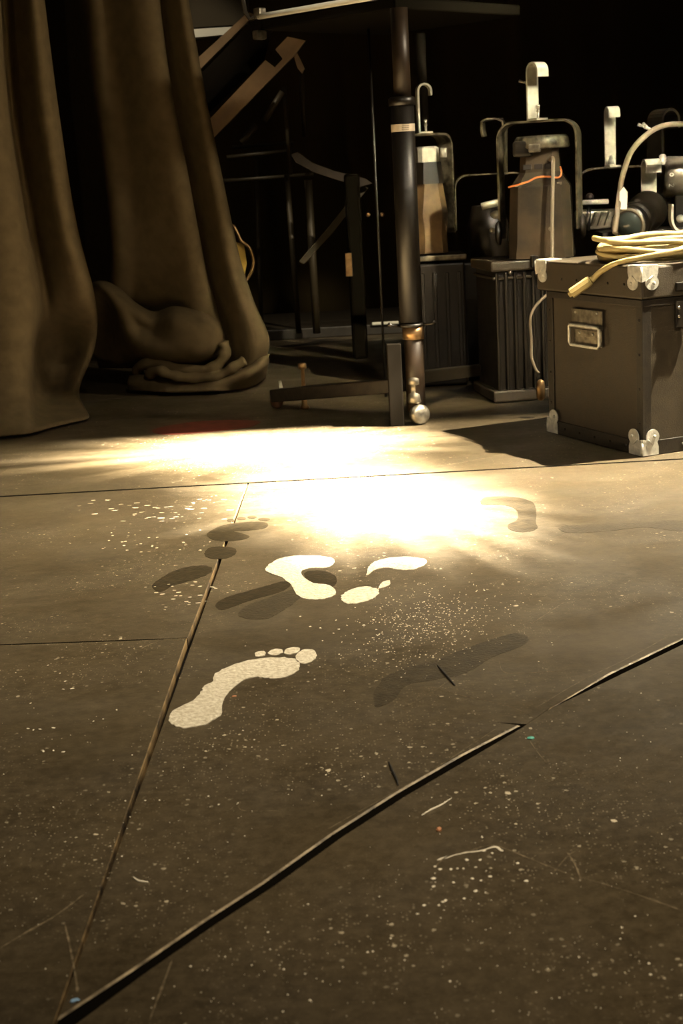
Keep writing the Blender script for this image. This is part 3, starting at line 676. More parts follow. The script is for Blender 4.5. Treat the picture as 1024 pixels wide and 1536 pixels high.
# ------------------------------------------------------------------ yellow cable coil on the case
cc = cw(.175, .165, 0); cable = empty('cable_coil', cw(.175, .165, CHT+.003), 'cream-yellow cable coiled in many loops on the road case, plug hanging over the lid', 'cable')
pts = []; turns = 11; K = 26
rnd = [(random.uniform(-.012, .012), random.uniform(-.012, .012), random.uniform(.128, .158), random.uniform(.100, .132), random.uniform(0, 1)) for _ in range(turns+2)]
for i in range(turns*K):
    t = i/K; k = int(t); f = t-k; f = f*f*(3-2*f)
    A = [rnd[k][j]*(1-f)+rnd[k+1][j]*f for j in range(5)]
    a = 2*pi*t
    lay = .0065+.0125*((k*3) % 4)*(.72+.28*sin(a*1+k))
    pts.append(cc+ex*(A[0]+A[2]*cos(a))+ey*(A[1]+A[3]*sin(a))+ez*(CHT+.001+lay+.006*sin(a*2+k*1.7)**2))
for i in range(12): pts[-12+i] = pts[-12+i].lerp(V((cc.x, cc.y, pts[-12+i].z-.012)), .06*i)
end = pts[-1]
m = MB(); m.tube(pts, .0061, 10)
adopt(m.build('loops', M['yellow_cable']), cable)
tail = catmull([pts[0]+V((0.0, 0, .0)), P(1075, 352, 3.00), P(1020, 374, 2.93), P(965, 386, 2.94), P(925, 395, 2.98), P(900, 408, 3.02), P(888, 420, 3.035)], 9)
adopt(MB().tube(tail, .0060, 12).build('tail', M['yellow_cable']), cable)
p0, p1 = P(889, 418, 3.035), P(857, 440, 3.045); dv = (p1-p0).normalized()
def axisframe(o, z):
    z = V(z).normalized(); x = z.cross(V((0, 0, 1)) if abs(z.z) < .9 else V((1, 0, 0))).normalized(); return frame(o, x, z.cross(x), z)
pl = MB(); Lc = (p1-p0).length
pl.lathe([(.0062, -.004), (.0068, .0), (.0068, .004), (.0098, .006), (.0112, .010), (.0112, Lc), (.0104, Lc+.001), (.0060, Lc+.001), (.0060, Lc+.006), (.005, Lc+.007)], axisframe(p0, dv), 8)
for f_ in pl.bm.faces: f_.smooth = False
adopt(pl.build('plug', M['yellow_cable']), cable)
# adapter lying inside the coil rim at the right
# ------------------------------------------------------------------ clamp + yoke + lamp builders
def wing_bolt(m, p, ax, s=1):
    ax = V(ax).normalized(); m.tube([p, p+ax*.022*s], .0032*s, 10)
    x = ax.cross(V((0, 0, 1)) if abs(ax.z) < .8 else V((1, 0, 0))).normalized(); e = p+ax*.018*s
    for k in (1, -1): m.tube([e, e+x*k*.008*s+ax*.004*s, e+x*k*.013*s+ax*.013*s], [.003*s, .0026*s, .0036*s], 10)
    m.ball(e, .0048*s, seg=10)
def hook_clamp(base, h, wd, rot, parent, m_, hk=.022, th=.005, flip=1, name='hook_clamp', wing=True, side_wing=True, inv=1):
    """J-shaped hook clamp standing on base; rot about z: local x is where the hook opens"""
    R = Matrix.Rotation(rot, 3, 'Z'); X = R @ V((flip, 0, 0)); Y = R @ V((0, 1, 0)); b = V(base)
    z0 = h-hk
    path = [b+V((0, 0, .0)), b+ez*(z0*.5), b+ez*z0]
    path += [b+X*(hk-hk*cos(t))+ez*(z0+hk*sin(t)) for t in [pi*k/10 for k in range(1, 11)]]
    path += [b+X*2*hk+ez*(z0-hk*.7)]
    m = MB(); m.strap(path, Y, wd, th)
    m.strap([b+X*-.002+ez*.002, b+X*.036+ez*.002], Y, wd, th)
    o = adopt(m.build(name, m_), parent)
    if wing:
        w_ = MB(); wing_bolt(w_, b+X*.02+ez*.004, (0, 0, 1), 1.0); q = adopt(w_.build('wing_nut', m_), parent)
        q.parent = o; q.matrix_parent_inverse = o.matrix_parent_inverse.inverted() @ Matrix.Translation(-V(parent.location)); q.matrix_parent_inverse = Matrix.Identity(4)
    if side_wing:
        w_ = MB(); wing_bolt(w_, b+ez*(z0*.72)-X*.002, -X+ez*.45, 1.1); q = adopt(w_.build('clamp_bolt', M['zinc']), parent)
        q.parent = o; q.matrix_parent_inverse = Matrix.Identity(4)
    return o
def yoke(c, W, H, wd, rot, parent, m_, th=.005, r=.03, arm_l=None, arm_r=None):
    """c: centre of the top bar"""
    R = Matrix.Rotation(rot, 3, 'Z'); X = R @ V((1, 0, 0)); Y = R @ V((0, 1, 0)); c = V(c)
    aL = arm_l or H; aR = arm_r or H
    pts = [c-X*W/2-ez*aL]+[c-X*(W/2)-ez*(aL*.5)]
    pts += [c-X*(W/2-r)+X*(-r*cos(t))+ez*(-r+r*sin(t)) for t in [pi/2*k/6 for k in range(7)]]
    pts += [c+X*(W/2-r)+X*(r*sin(t))+ez*(-r+r*cos(t)) for t in [pi/2*k/6 for k in range(7)]]
    pts += [c+X*(W/2)-ez*(aR*.5), c+X*W/2-ez*aR]
    return adopt(MB().strap(pts, Y, wd, th).build('yoke', m_), parent)
def ringo(c, hw, hd, ch, z, rot):
    R = Matrix.Rotation(rot, 3, 'Z'); q = [(-hw+ch, -hd), (hw-ch, -hd), (hw, -hd+ch), (hw, hd-ch), (hw-ch, hd), (-hw+ch, hd), (-hw, hd-ch), (-hw, -hd+ch)]
    return [V((c[0], c[1], 0))+R @ V((x, y, 0))+ez*z for x, y in q]
def sub(child, par):
    child.parent = par; child.matrix_parent_inverse = Matrix.Identity(4); return child

# ------------------------------------------------------------------ ribbed black case + main stage light
YR = 3.66
rc0 = G(742, 606); rTop = P(745, 392, rc0.y).z
rang = radians(8); rW, rD = .20, .22
rX = V((cos(rang), sin(rang), 0)); rY = V((-sin(rang), cos(rang), 0)); rR = Matrix.Rotation(rang, 3, 'Z')
rcc = rc0+rX*rW/2+rY*rD/2
rib = empty('ribbed_case', rcc, 'black ribbed upright case behind the road case, a stage light standing on it', 'case')
adopt(MB().box(rcc+ez*(rTop/2), (rW-.024, rD-.024, rTop-.03), rR, .003).build('body', M['black_metal']), rib)
for k in range(8):
    x = -rW/2+.016+k*(rW-.032)/7
    adopt(MB().box(rcc+rX*x-rY*(rD/2-.008)+ez*(rTop/2), (.009, .012, rTop-.06), rR, .003).build('rib', M['black_metal']), rib)
adopt(MB().box(rcc+ez*(rTop-.014), (rW, rD, .026), rR, .005).box(rcc+ez*(rTop-.044), (rW-.01, rD-.01, .008), rR, .003).build('top_rim', M['case']), rib)
adopt(MB().box(rcc+ez*.018, (rW+.006, rD+.006, .030), rR, .005).build('base', M['case']), rib)
adopt(MB().ball(rcc-rY*(rD/2)-rX*.05+ez*(rTop-.03), .006, seg=12).build('knob', M['steel']), rib)
adopt(MB().box(rcc-rY*(rD/2+.004)+rX*.012+ez*(rTop-.006), (.018, .02, .03), rR, .002).build('catch', M['black_metal']), rib)

YM = 3.76; mrot = radians(-12)
mb_ = P(815, 384, YM); sl = empty('stage_light', (mb_.x, mb_.y, rTop), 'black stage lantern with orange wire and tall galvanised hook clamp, on the ribbed case', 'stage light')
def zM(py): return P(812, py, YM).z
pxm = YM/2170
z0, z1, z2, z3, z4, z5 = rTop+.001, zM(277), zM(258), zM(216), zM(228), zM(206)
cx = (P(812, 320, YM).x, YM)
secs = [ringo(cx, 47*pxm, .080, .020, z0, mrot), ringo(cx, 46.5*pxm, .080, .022, z0+.03, mrot), ringo(cx, 43*pxm, .074, .022, z1-.004, mrot), ringo(cx, 42*pxm, .073, .022, z1, mrot)]
body = adopt(MB().loft(secs).build('body', M['body_metal']), sl)
adopt(MB().loft([ringo(cx, 42*pxm, .073, .022, z1, mrot), ringo(cx, 29*pxm, .052, .016, z2, mrot)]).build('shoulder', M['body_metal']), sl)
nk = adopt(MB().loft([ringo(cx, 29.5*pxm, .052, .016, z2, mrot), ringo(cx, 27*pxm, .048, .016, z3, mrot)]).build('neck', M['body_metal']), sl)
RM = Matrix.Rotation(mrot, 3, 'Z'); XM = RM @ V((1, 0, 0)); YMv = RM @ V((0, 1, 0)); cM = V((cx[0], cx[1], 0))
for k, x in enumerate((-.030, -.002, .024)):
    adopt(MB().box(cM+XM*x-YMv*.0512+ez*(z2+.014), (.021, .006, .013), RM, .001).build('vent', M['rubber']), sl)
capm = MB(); ctop = zM(206)
capm.lathe([(.068, 0), (.071, .004), (.068, .026), (.062, .032), (.001, .033)], Matrix.Translation(cM+XM*.004+ez*(ctop-.028)), 28)
adopt(capm.build('cap', M['yoke_metal']), sl)
adopt(MB().box(cM-XM*.040-YMv*.020+ez*(zM(222)), (.052, .08, .040), RM, .008).build('cap_housing', M['black_metal']), sl)
adopt(MB().box(cM-XM*.010-YMv*.062+ez*(zM(222)), (.030, .02, .020), RM, .003).build('switch_bracket', M['steel']), sl)
for z_ in (zM(288),):
    pass
adopt(MB().ball(cM+XM*.026-YMv*.076+ez*zM(342), .006, seg=12).build('screw', M['steel']), sl)
for x in (-.055, .050): adopt(MB().box(cM+XM*x-YMv*.066+ez*(z1+.002), (.012, .012, .006), RM, .001).build('lug', M['steel']), sl)
wp = [P(762+0, 281, YM-.085), P(790, 273, YM-.085), P(805, 266, YM-.08), P(822, 265, YM-.08), P(838, 266, YM-.075), P(842, 258, YM-.07), P(840, 250, YM-.06)]
adopt(MB().tube(catmull(wp, 6), .0022, 8).build('wire', M['orange_wire']), sl)
cp = [P(824, 240, YM-.06), P(829, 238, YM-.08), P(829, 262, YM-.10), P(828, 320, YM-.11), P(828, 372, YM-.115), P(828, 386, YM-.12), P(826, 390, YM-.11), P(822, 388, YM-.06)]
adopt(MB().tube(catmull(cp, 6), .0045, 10).build('power_cable', M['grey_cable']), sl)
yk = P(807, 182, YM); yoke((yk.x, yk.y, yk.z), .205, .2, .048, radians(-24), sl, M['yoke_metal'], r=.04, arm_l=.29, arm_r=.27)
for s, py in ((-1, 350), (1, 345)):
    pk = V((yk.x, yk.y, 0))+XM*(.103*s)+ez*P(752, py, YM).z
    adopt(MB().lathe([(.012, -.004), (.030, 0), (.031, .006), (.024, .012), (.010, .014)], axisframe(pk, XM*s), 20).build('tilt_knob', M['black_metal']), sl)
hook_clamp((P(799, 182, YM).x, YM-.0, yk.z+.003), P(805, 95, YM).z-yk.z-.003, .036, radians(-58), sl, M['galv'], hk=.020)

# ------------------------------------------------------------------ lights on the right, behind the road case
YT = 4.05
tz = .50
tb = MB()
flight = empty('equipment_trunk', (1.15, 4.2, 0), 'low black trunk hidden behind the road case carrying the lanterns', 'trunk')
tzz = P(900, 345, YT).z
adopt(MB().box((1.12, 4.22, tzz/2), (.74, .56, tzz-.012), None, .006).build('body', M['case']), flight)
adopt(MB().box((1.12, 4.22, tzz-.008), (.75, .57, .014), None, .003).build('lid', M['case_trim']), flight)
# lantern with wide yoke, finned body
L2 = empty('stage_light', (P(910, 330, YT).x, YT+.02, tzz), 'finned lantern under a wide black yoke with a slim galvanised clamp', 'stage light')
y2 = P(925, 251, YT+.02)
yoke((y2.x+.01, y2.y, y2.z), .24, .12, .032, radians(-6), L2, M['yoke_metal'], r=.045, arm_l=.135, arm_r=.135)
hook_clamp((P(917, 248, YT).x, YT+.02, y2.z+.002), P(915, 162, YT).z-y2.z,   .032, radians(-78), L2, M['galv'], hk=.016, side_wing=False, wing=False)
adopt(MB().lathe([(.010, 0), (.010, .010), (.007, .014), (.007, .022), (.001, .024)], Matrix.Translation(P(917, 246, YT-.01)), 6).build('hex_bolt', M['zinc']), L2)
bx = P(905, 322, YT); adopt(MB().box((bx.x, bx.y+.05, tzz+.028), (.13, .10, .052), None, .006).build('body', M['grey_metal']), L2)
for k in range(6):
    fx = bx.x-.048+k*.019
    adopt(MB().box((fx, bx.y-.006, tzz+.030), (.006, .018, .040), Matrix.Rotation(.35, 3, 'Y'), .001).build('fin', M['steel']), L2)
adopt(MB().tube([P(872, 304, YT-.02), P(912, 302, YT-.02)], .007, 12).build('top_tube', M['galv']), L2)
kn = P(884, 296, YT); adopt(MB().ball(kn, .012, (1, 1, 1)).ball((kn.x+.004, kn.y-.01, kn.z-.016), .008).tube([kn, (kn.x-.006, kn.y, tzz)], .006).build('lock_knob', M['black_metal']), L2)
# ellipsoidal lantern lying down, lens toward the camera
YE = 3.86
L3 = empty('ellipsoidal_light', (P(960, 320, YE).x, YE, tzz), 'black ellipsoidal lantern lying on its side with its lens facing the coil', 'stage light')
la = P(943, 337, YE-.14); lb = P(990, 302, YE+.10); ld = (lb-la).normalized()
adopt(MB().lathe([(.040, -.004), (.047, -.006), (.049, .0), (.049, .022), (.045, .026), (.045, .034), (.050, .036), (.050, .052), (.043, .056), (.043, .12), (.050, .13), (.054, .15), (.054, .175), (.03, .19)], axisframe(la, ld) @ Matrix.Scale(.96, 4), 30).build('barrel', M['black_metal']), L3)
adopt(MB().lathe([(.001, -.014), (.020, -.011), (.034, -.004), (.040, .002)], axisframe(la, ld) @ Matrix.Scale(.96, 4), 30).build('lens', M['glass']), L3)
adopt(MB().lathe([(.0395, -.0075), (.046, -.0075), (.046, -.003), (.0395, -.003)], axisframe(la, ld) @ Matrix.Scale(.96, 4), 30, False).build('lens_ring', M['grey_metal']), L3)
adopt(MB().strap([P(957, 306, YE-.03), P(1004, 306, YE-.02)], (0, 0, 1), .010, .004).build('yoke_bar', M['black_metal']), L3)
kb = P(955, 304, YE-.06); adopt(MB().ball(kb, .012).tube([kb, kb+V((.02, .04, -.004))], .005).build('focus_knob', M['black_metal']), L3)
hook_clamp((P(968, 300, YE+.16).x, YE+.12, P(968, 300, YE+.12).z), P(968, 240, YE+.12).z-P(968, 300, YE+.12).z, .042, radians(-84), L3, M['galv'], hk=.020, wing=False, side_wing=False)
# lantern cap marked 02
YC = 3.98
L4 = empty('stage_light', (P(1003, 280, YC).x, YC+.06, tzz), 'grey drum lantern end with white number 02 beside the right picture edge', 'stage light')
dc = P(1021, 266, YC); drot = V((-.62, -.78, 0.0)).normalized()
dm = MB(); dm.lathe([(.045, -.01), (.052, 0), (.055, .008), (.055, .050), (.045, .06)], axisframe(dc+V((.018, .03, 0)), V((-.9, .1, .05))), 32)
drum = adopt(dm.build('drum', M['grey_metal']), L4)
adopt(MB().box((dc.x+.01, dc.y+.03, (dc.z-.05+tzz)/2), (.05, .05, max(.02, dc.z-.05-tzz)+.01), None, .004).build('bracket', M['black_metal']), L4)
nb = P(996, 240, YC); adopt(MB().lathe([(.014, 0), (.014, .010), (.010, .012), (.010, .024), (.004, .028)], Matrix.Translation((nb.x, nb.y+.02, nb.z-.012)), 8).build('hex_bolt', M['zinc']), L4)
def letter_02(parent):
    # drawn as strokes on a small plane facing the camera, turned a quarter
    o0 = P(1007, 262, YC-.036); o1 = P(1007, 278, YC-.036)
    s = .0105; m = MB(); X = V((1, 0, 0)); Z = V((0, 0, 1))
    m.tube([o0+X*.42*s*cos(t)*1.1+Z*.36*s*sin(t) for t in [2*pi*k/14 for k in range(14)]], .0014, 6, cyc=True)
    two = [(-.4, .5), (0, .9), (.4, .5), (.3, .1), (-.4, -.8), (.45, -.8)]
    m.tube([o1+X*(y*.75*s)+Z*(-x*s*.8) for x, y in two], .0014, 6)
    return adopt(m.build('number', M['ink']), parent)
letter_02(L4)
# black hook clamp at the back right
YB = 4.12
L5 = empty('stage_light', (P(1000, 330, YB).x, YB, tzz), 'black lantern yoke with a big black hook, behind the drum marked 02', 'stage light')
hb5 = P(988, 240, YB)
hook_clamp((hb5.x-.01, hb5.y, tzz+.02), P(990, 165, YB).z-tzz-.02, .060, radians(28), L5, M['black_metal'], hk=.030, th=.007, wing=False, side_wing=False)
wbm = MB(); wing_bolt(wbm, P(978, 196, YB-.02), (-.8, -.2, .45), 1.3); adopt(wbm.build('wing_bolt', M['zinc']), L5)
adopt(MB().box((hb5.x+.03, hb5.y, tzz+.02), (.12, .08, .04), None, .004).build('yoke_base', M['black_metal']), L5)
# small galvanised hook at the right edge
YS = 3.6
L6 = empty('hook_clamp', (P(1015, 335, YS).x, YS, P(1015, 345, YS).z), 'bright galvanised hook lying beside the cable coil at the right picture edge', 'clamp')
hp_ = P(1004, 310, YS); hx = [P(1006, 306, YS), P(1006, 330, YS), P(1012, 343, YS), P(1024, 346, YS), P(1036, 340, YS), P(1040, 325, YS)]
adopt(MB().strap(catmull(hx, 5), (0, 1, 0), .03, .006).build('hook', M['galv']), L6)
adopt(MB().ball(P(1020, 328, YS-.02), .010).build('bolt', M['zinc']), L6)
YX = 3.86
# long cable arc with white inline switch
arc = [P(922, 350, 3.66), P(925, 322, 3.68), P(929, 290, 3.72), P(934, 262, 3.72), P(946, 228, 3.72), P(966, 205, 3.74), P(990, 190, 3.76), P(1020, 186, 3.8), P(1060, 192, 3.85), P(1100, 230, 3.9)]
ac = empty('power_cable', P(928, 345, 3.72), 'grey cable arching up beside the coil with a white tag on it', 'cable')
adopt(MB().tube(catmull(arc, 7), .0068, 12).build('cord', M['grey_cable']), ac)
adopt(MB().loft([[P(x, y, Y_) for x, y in ((928, 314), (940, 314), (941, 288), (935, 280), (929, 288))] for Y_ in (3.70, 3.712)]).build('tag', M['white_plastic']), ac)

# ------------------------------------------------------------------ the rolling rack (square wheeled cart)
corner_n = V((.19, 3.47, 0)); cl_ = V((-.14, 3.80, 0)); cr_ = V((.52, 3.79, 0)); cb_ = cl_+cr_-corner_n
rack = empty('rolling_rack', (.19, 3.65, 0), 'black wheeled rack with a thick upright pole, low base bars and a high table top', 'rack')
zt = .992
u = (cl_-corner_n).normalized(); v_ = (cr_-corner_n).normalized(); nrm = -(u+v_).normalized()
cx_ = (cl_+cr_)/2; ang = math.atan2(v_.y, v_.x); Rk = Matrix.Rotation(ang, 3, 'Z')
adopt(MB().box((cx_.x, cx_.y, zt-.016), ((cr_-corner_n).length, (cl_-corner_n).length, .026), Rk, .004).build('table_top', M['wall']), rack)
adopt(MB().tube([c+ez*(zt+.004)+nrm*.004 for c in (cl_, cl_*.5+corner_n*.5, corner_n*.97+cl_*.03)], .007, 10).build('lit_edge_tube', M['white_plastic']), rack)  # white colour stands in for strong light along the table edge
pb = P(619, 552, 3.45); px_ = .19
pc = V((P(610, 330, 3.45).x, 3.45, 0))
zs = [P(610, y, 3.45).z for y in (600, 556, 490, 483, 200, 186, 150, 148, 60)]
adopt(MB().lathe([(.0275, zs[3]), (.0275, zs[6])], Matrix.Translation(pc), 28).build('outer_pole', M['pole']), rack)
adopt(MB().lathe([(.020, zs[6]), (.020, zt-.03)], Matrix.Translation(pc+V((.002, 0, 0))), 24).build('inner_pole', M['brown_pole']), rack)
adopt(MB().lathe([(.023, .03), (.023, zs[3])], Matrix.Translation(pc+V((.004, 0, 0))), 24).build('lower_pole', M['brown_pole']), rack)
adopt(MB().lathe([(.031, zs[6]-.012), (.031, zs[6]+.004), (.026, zs[6]+.008)], Matrix.Translation(pc), 28).build('collar', M['black_metal']), rack)
lb = adopt(MB().lathe([(.0279, zs[4]+.004), (.0279, zs[5]-.0)], Matrix.Translation(pc), 40, False).build('label_band', M['label']), rack)
lm = MB()
for k in range(4):
    for j in range(5):
        a = -pi/2-.1+j*.12+.02*k; zz = zs[4]+.008+k*.0042
        lm.box(pc+V((.0284*cos(a), .0284*sin(a), zz)), (.0022+.0006*((j+k) % 2), .0003, .0011), Matrix.Rotation(a+pi/2, 3, 'Z'))
q = adopt(lm.build('print', M['print']), rack); sub(q, lb)
cw_ = MB(); cw_.lathe([(.030, zs[2]), (.032, zs[2]+.004), (.030, zs[2]+.008)], Matrix.Translation(pc), 28)
for s in (-1, 1): cw_.tube([pc+V((.026*s, -.01, zs[2]+.004)), pc+V((.048*s, -.02, zs[2]+.006)), pc+V((.056*s, -.022, zs[2]+.011))], [.004, .003, .005], 8)
adopt(cw_.build('wing_collar', M['black_metal']), rack)
adopt(MB().lathe([(.0262, zs[2]-.03), (.0262, zs[2])], Matrix.Translation(pc+V((.004, 0, 0))), 24).build('sleeve', M['brass']), rack)
# base bars
def bar(a, b_, h, t, name, m_, par):
    a, b_ = V(a), V(b_); d = b_-a; R_ = Matrix.Rotation(math.atan2(d.y, d.x), 3, 'Z')
    if abs(d.z) > 1e-4: R_ = d.to_track_quat('X', 'Z').to_matrix()
    return adopt(MB().box((a+b_)/2, (d.length, t, h), R_, .003).build(name, m_), par)
bl0 = P(412, 593, 3.79); bl1 = P(604, 577, 3.47)
bar(bl0, bl1, .034, .036, 'base_bar', M['case_trim'], rack)
br1 = P(742, 552, 4.02); bar(P(625, 566, 3.50), br1, .03, .036, 'base_bar', M['case_trim'], rack)
# brown swivel wheel at the left end
bw = G(416, 612); wc = P(416, 599, 3.80)
wl = MB(); r_ = .020
wl.lathe([(.004, -.011), (.014, -.011), (.020, -.006), (.0215, 0), (.020, .006), (.014, .011), (.004, .011)], axisframe((bw.x, 3.80, .0215), V((.75, -.6, .1))), 26)
adopt(wl.build('caster_wheel', M['wheel']), rack)
adopt(MB().tube([(bw.x+.012, 3.79, .030), (bw.x+.014, 3.79, .052), (bw.x+.012, 3.79, .075)], [.005, .006, .004], 10).build('caster_stem', M['zinc']), rack)
fg = G(457, 613); sc_ = MB(); sc_.lathe([(.013, 0), (.012, .006), (.008, .012), (.006, .05), (.005, .07), (.005, .105), (.011, .107), (.011, .120), (.009, .122)], Matrix.Translation((fg.x, fg.y, 0)), 18)
adopt(sc_.build('levelling_foot', M['brass']), rack)
# front caster
ct = P(622, 556, 3.45); ck = MB(); cbz = .062
cpx = P(624, 600, 3.44).x
ck.lathe([(.016, .052), (.018, .056), (.016, .074), (.013, .078), (.013, .096), (.016, .098), (.016, .112), (.012, .116), (.012, .14)], Matrix.Translation((cpx-.003, 3.44, 0)), 16)
adopt(ck.build('caster_stem', M['steel']), rack)
cwheel = MB(); cwheel.lathe([(.003, -.012), (.020, -.012), (.024, -.008), (.0245, 0), (.024, .008), (.018, .013), (.003, .016)], axisframe((cpx+.006, 3.43, .0248), V((.42, -.9, .12))), 28)
adopt(cwheel.build('caster_wheel', M['steel']), rack)
adopt(MB().box((cpx+.006, 3.437, .050), (.016, .012, .022), None, .003).build('caster_fork', M['brass']), rack)
fb = G(596, 640); adopt(MB().box((fb.x, fb.y+.02, P(594, 515, 3.43).z/2), (.034, .030, P(594, 515, 3.43).z), None, .002).build('support_leg', M['plank_dark']), rack)
# rear uprights and thin rod
for (a, b__, Y_, r2, mm_, nm) in ((636, 636, 4.11, .014, M['plank_dark'], 'rear_upright'), (560, 560, 3.9, .0035, M['pole'], 'tension_rod')):
    xx = P(a, 200, Y_).x
    adopt(MB().tube([(xx, Y_, .72 if nm == 'rear_upright' else .0), (xx, Y_, zt-.03)], r2, 14).build(nm, mm_), rack)
jt = cl_+ez*(zt-.01); jm = MB(); adopt(MB().box(jt+V((.004, 0, .022)), (.024, .024, .026), Rk, .003).build('joint_cap', M['steel']), rack); jm.box(jt+V((.0, -.004, -.03)), (.034, .02, .022), Rk, .004)
adopt(jm.build('corner_joint', M['steel']), rack)
adopt(MB().tube([P(366, -40, 3.86), P(364, -5, 3.86), P(368, 18, 3.85), P(376, 30, 3.83), cl_+ez*(zt+.01)], .006, 10).build('chrome_tube', M['chrome']), rack)

# ------------------------------------------------------------------ left lantern stack (behind the pole)
YL = 4.02; lrot = radians(10)
sb = MB()
bench_z = P(650, 382, YL).z
stk = empty('lantern_stack', (P(655, 500, YL).x, YL+.06, 0), 'tall dark ribbed case half hidden behind the rack pole, a tan lantern on top', 'case')
bw_ = .17; bcx = P(655, 500, YL).x
adopt(MB().box((bcx, YL+.09, (bench_z-.02)/2), (bw_, .17, bench_z-.03), None, .006).build('body', M['black_metal']), stk)
adopt(MB().box((bcx, YL+.09, bench_z-.010), (bw_+.012, .18, .016), None, .004).build('top_rim', M['yoke_metal']), stk)
for k in range(5): adopt(MB().box((bcx-.068+k*.034, YL+.003, (bench_z-.02)/2), (.010, .008, bench_z-.08), None, .002).build('rib', M['case_trim']), stk)
L1 = empty('stage_light', (P(652, 380, YL).x, YL+.07, bench_z), 'tan rusty stage lantern with a chipped grey yoke, right of the rack pole', 'stage light')
RL = Matrix.Rotation(lrot, 3, 'Z')
lc = (P(645, 330, YL).x, YL+.07); py_ = lambda y: P(645, y, YL).z
adopt(MB().loft([ringo(lc, .046, .05, .02, bench_z+.002, lrot), ringo(lc, .044, .05, .02, py_(355), lrot), ringo(lc, .050, .05, .022, py_(320), lrot), ringo(lc, .038, .045, .02, py_(276), lrot)]).build('body', M['tan_metal']), L1)
adopt(MB().loft([ringo(lc, .042, .048, .02, py_(276), lrot), ringo(lc, .036, .042, .018, py_(243), lrot)]).build('neck', M['black_metal']), L1)
adopt(MB().loft([ringo(lc, .030, .038, .010, py_(243), lrot), ringo(lc, .030, .038, .010, py_(222), lrot), ringo(lc, .024, .030, .010, py_(219), lrot)]).build('cap', M['galv']), L1)
y1 = P(636, 202, YL+.05)
yoke((y1.x+.0, y1.y, y1.z), .185, .3, .050, radians(48), L1, M['yoke_metal'], th=.006, r=.035, arm_l=.20, arm_r=.27)
hook_clamp((P(629, 200, YL).x, YL+.03, y1.z+.003), P(632, 127, YL).z-y1.z, .030, radians(8), L1, M['galv'], hk=.018, wing=True, side_wing=False)
adopt(MB().tube([P(665, 222, YL+.02), P(665, 236, YL+.02)], .009, 12).build('end_bolt', M['galv']), L1)
# middle lantern under the small pale yoke
YN = 4.12
L7 = empty('stage_light', (P(725, 340, YN).x, YN, 0), 'dark lantern with a thin pale-edged yoke between the tan lantern and the ribbed case', 'stage light')
y7 = P(735, 261, YN); yoke((y7.x, y7.y, y7.z), .20, .2, .030, radians(-8), L7, M['yoke_metal'], th=.004, r=.035, arm_l=.15, arm_r=.12)
adopt(MB().lathe([(.03, 0), (.055, .02), (.060, .10), (.045, .16)], axisframe((P(735, 345, YN).x, YN+.05, P(735, 395, YN).z), (0, 0, 1)), 24).build('body', M['black_metal']), L7)
adopt(MB().tube([P(722, 310, YN-.07), P(748, 303, YN-.07)], .010, 14).build('pale_tube', M['galv']), L7)
adopt(MB().ball(P(745, 322, YN-.07), .016, (1.2, 1, .7)).ball(P(738, 346, YN-.07), .008).build('knob', M['zinc']), L7)
zb7 = P(730, 392, YN).z
adopt(MB().box((P(716, 480, YN).x, YN+.06, zb7/2), (.085, .14, zb7), None, .006).build('pedestal', M['black_metal']), L7)
# black hook in front of backdrop
L8 = empty('hook_clamp', P(738, 262, 4.2), 'dark hook clamp silhouetted left of the main lantern yoke', 'clamp')
hx = [P(726, 205, 4.2), P(724, 195, 4.2), P(724, 184, 4.2), P(728, 180, 4.2), P(742, 178, 4.2), P(753, 180, 4.2), P(757, 190, 4.2), P(757, 220, 4.2), P(757, 262, 4.2)]
adopt(MB().strap(hx, (.35, 1, 0), .045, .006).build('hook', M['yoke_metal']), L8)
# silver trunk glimpsed low between the cases
YV = 4.6; zv = P(730, 468, YV).z; xv = P(735, 500, YV).x
st = empty('trunk', (xv, YV+.15, 0), 'dark trunk with a pale metal rim glimpsed low between the lantern cases', 'trunk')
adopt(MB().box((xv-.05, YV+.15, zv/2-.01), (.34, .28, zv-.02), None, .006).build('body', M['case']), st)
adopt(MB().box((xv-.05, YV+.15, zv-.004), (.35, .29, .014), None, .003).build('rim', M['steel']), st)
adopt(MB().box((xv-.05, YV+.15, zv+.05), (.34, .28, .09), None, .006).build('lid', M['black_metal']), st)

# ------------------------------------------------------------------ cable with tan connector beside the ribbed case
cbl = empty('power_cable', G(806, 588), 'thin pale cable hanging between the two cases with a tan plug at its end', 'cable')
pp = [P(835, 436, 3.42), P(818, 444, 3.42), P(801, 462, 3.42), P(795, 482, 3.42), P(797, 510, 3.42), P(797, 535, 3.42), P(803, 553, 3.42), P(808, 560, 3.42)]
adopt(MB().tube(catmull(pp, 6), .0032, 10).build('cord', M['grey_cable']), cbl)
adopt(MB().lathe([(.006, 0), (.010, .006), (.011, .03), (.009, .045), (.004, .05)], Matrix.Translation(P(811, 600, 3.43)), 14).build('plug', M['brass']), cbl)

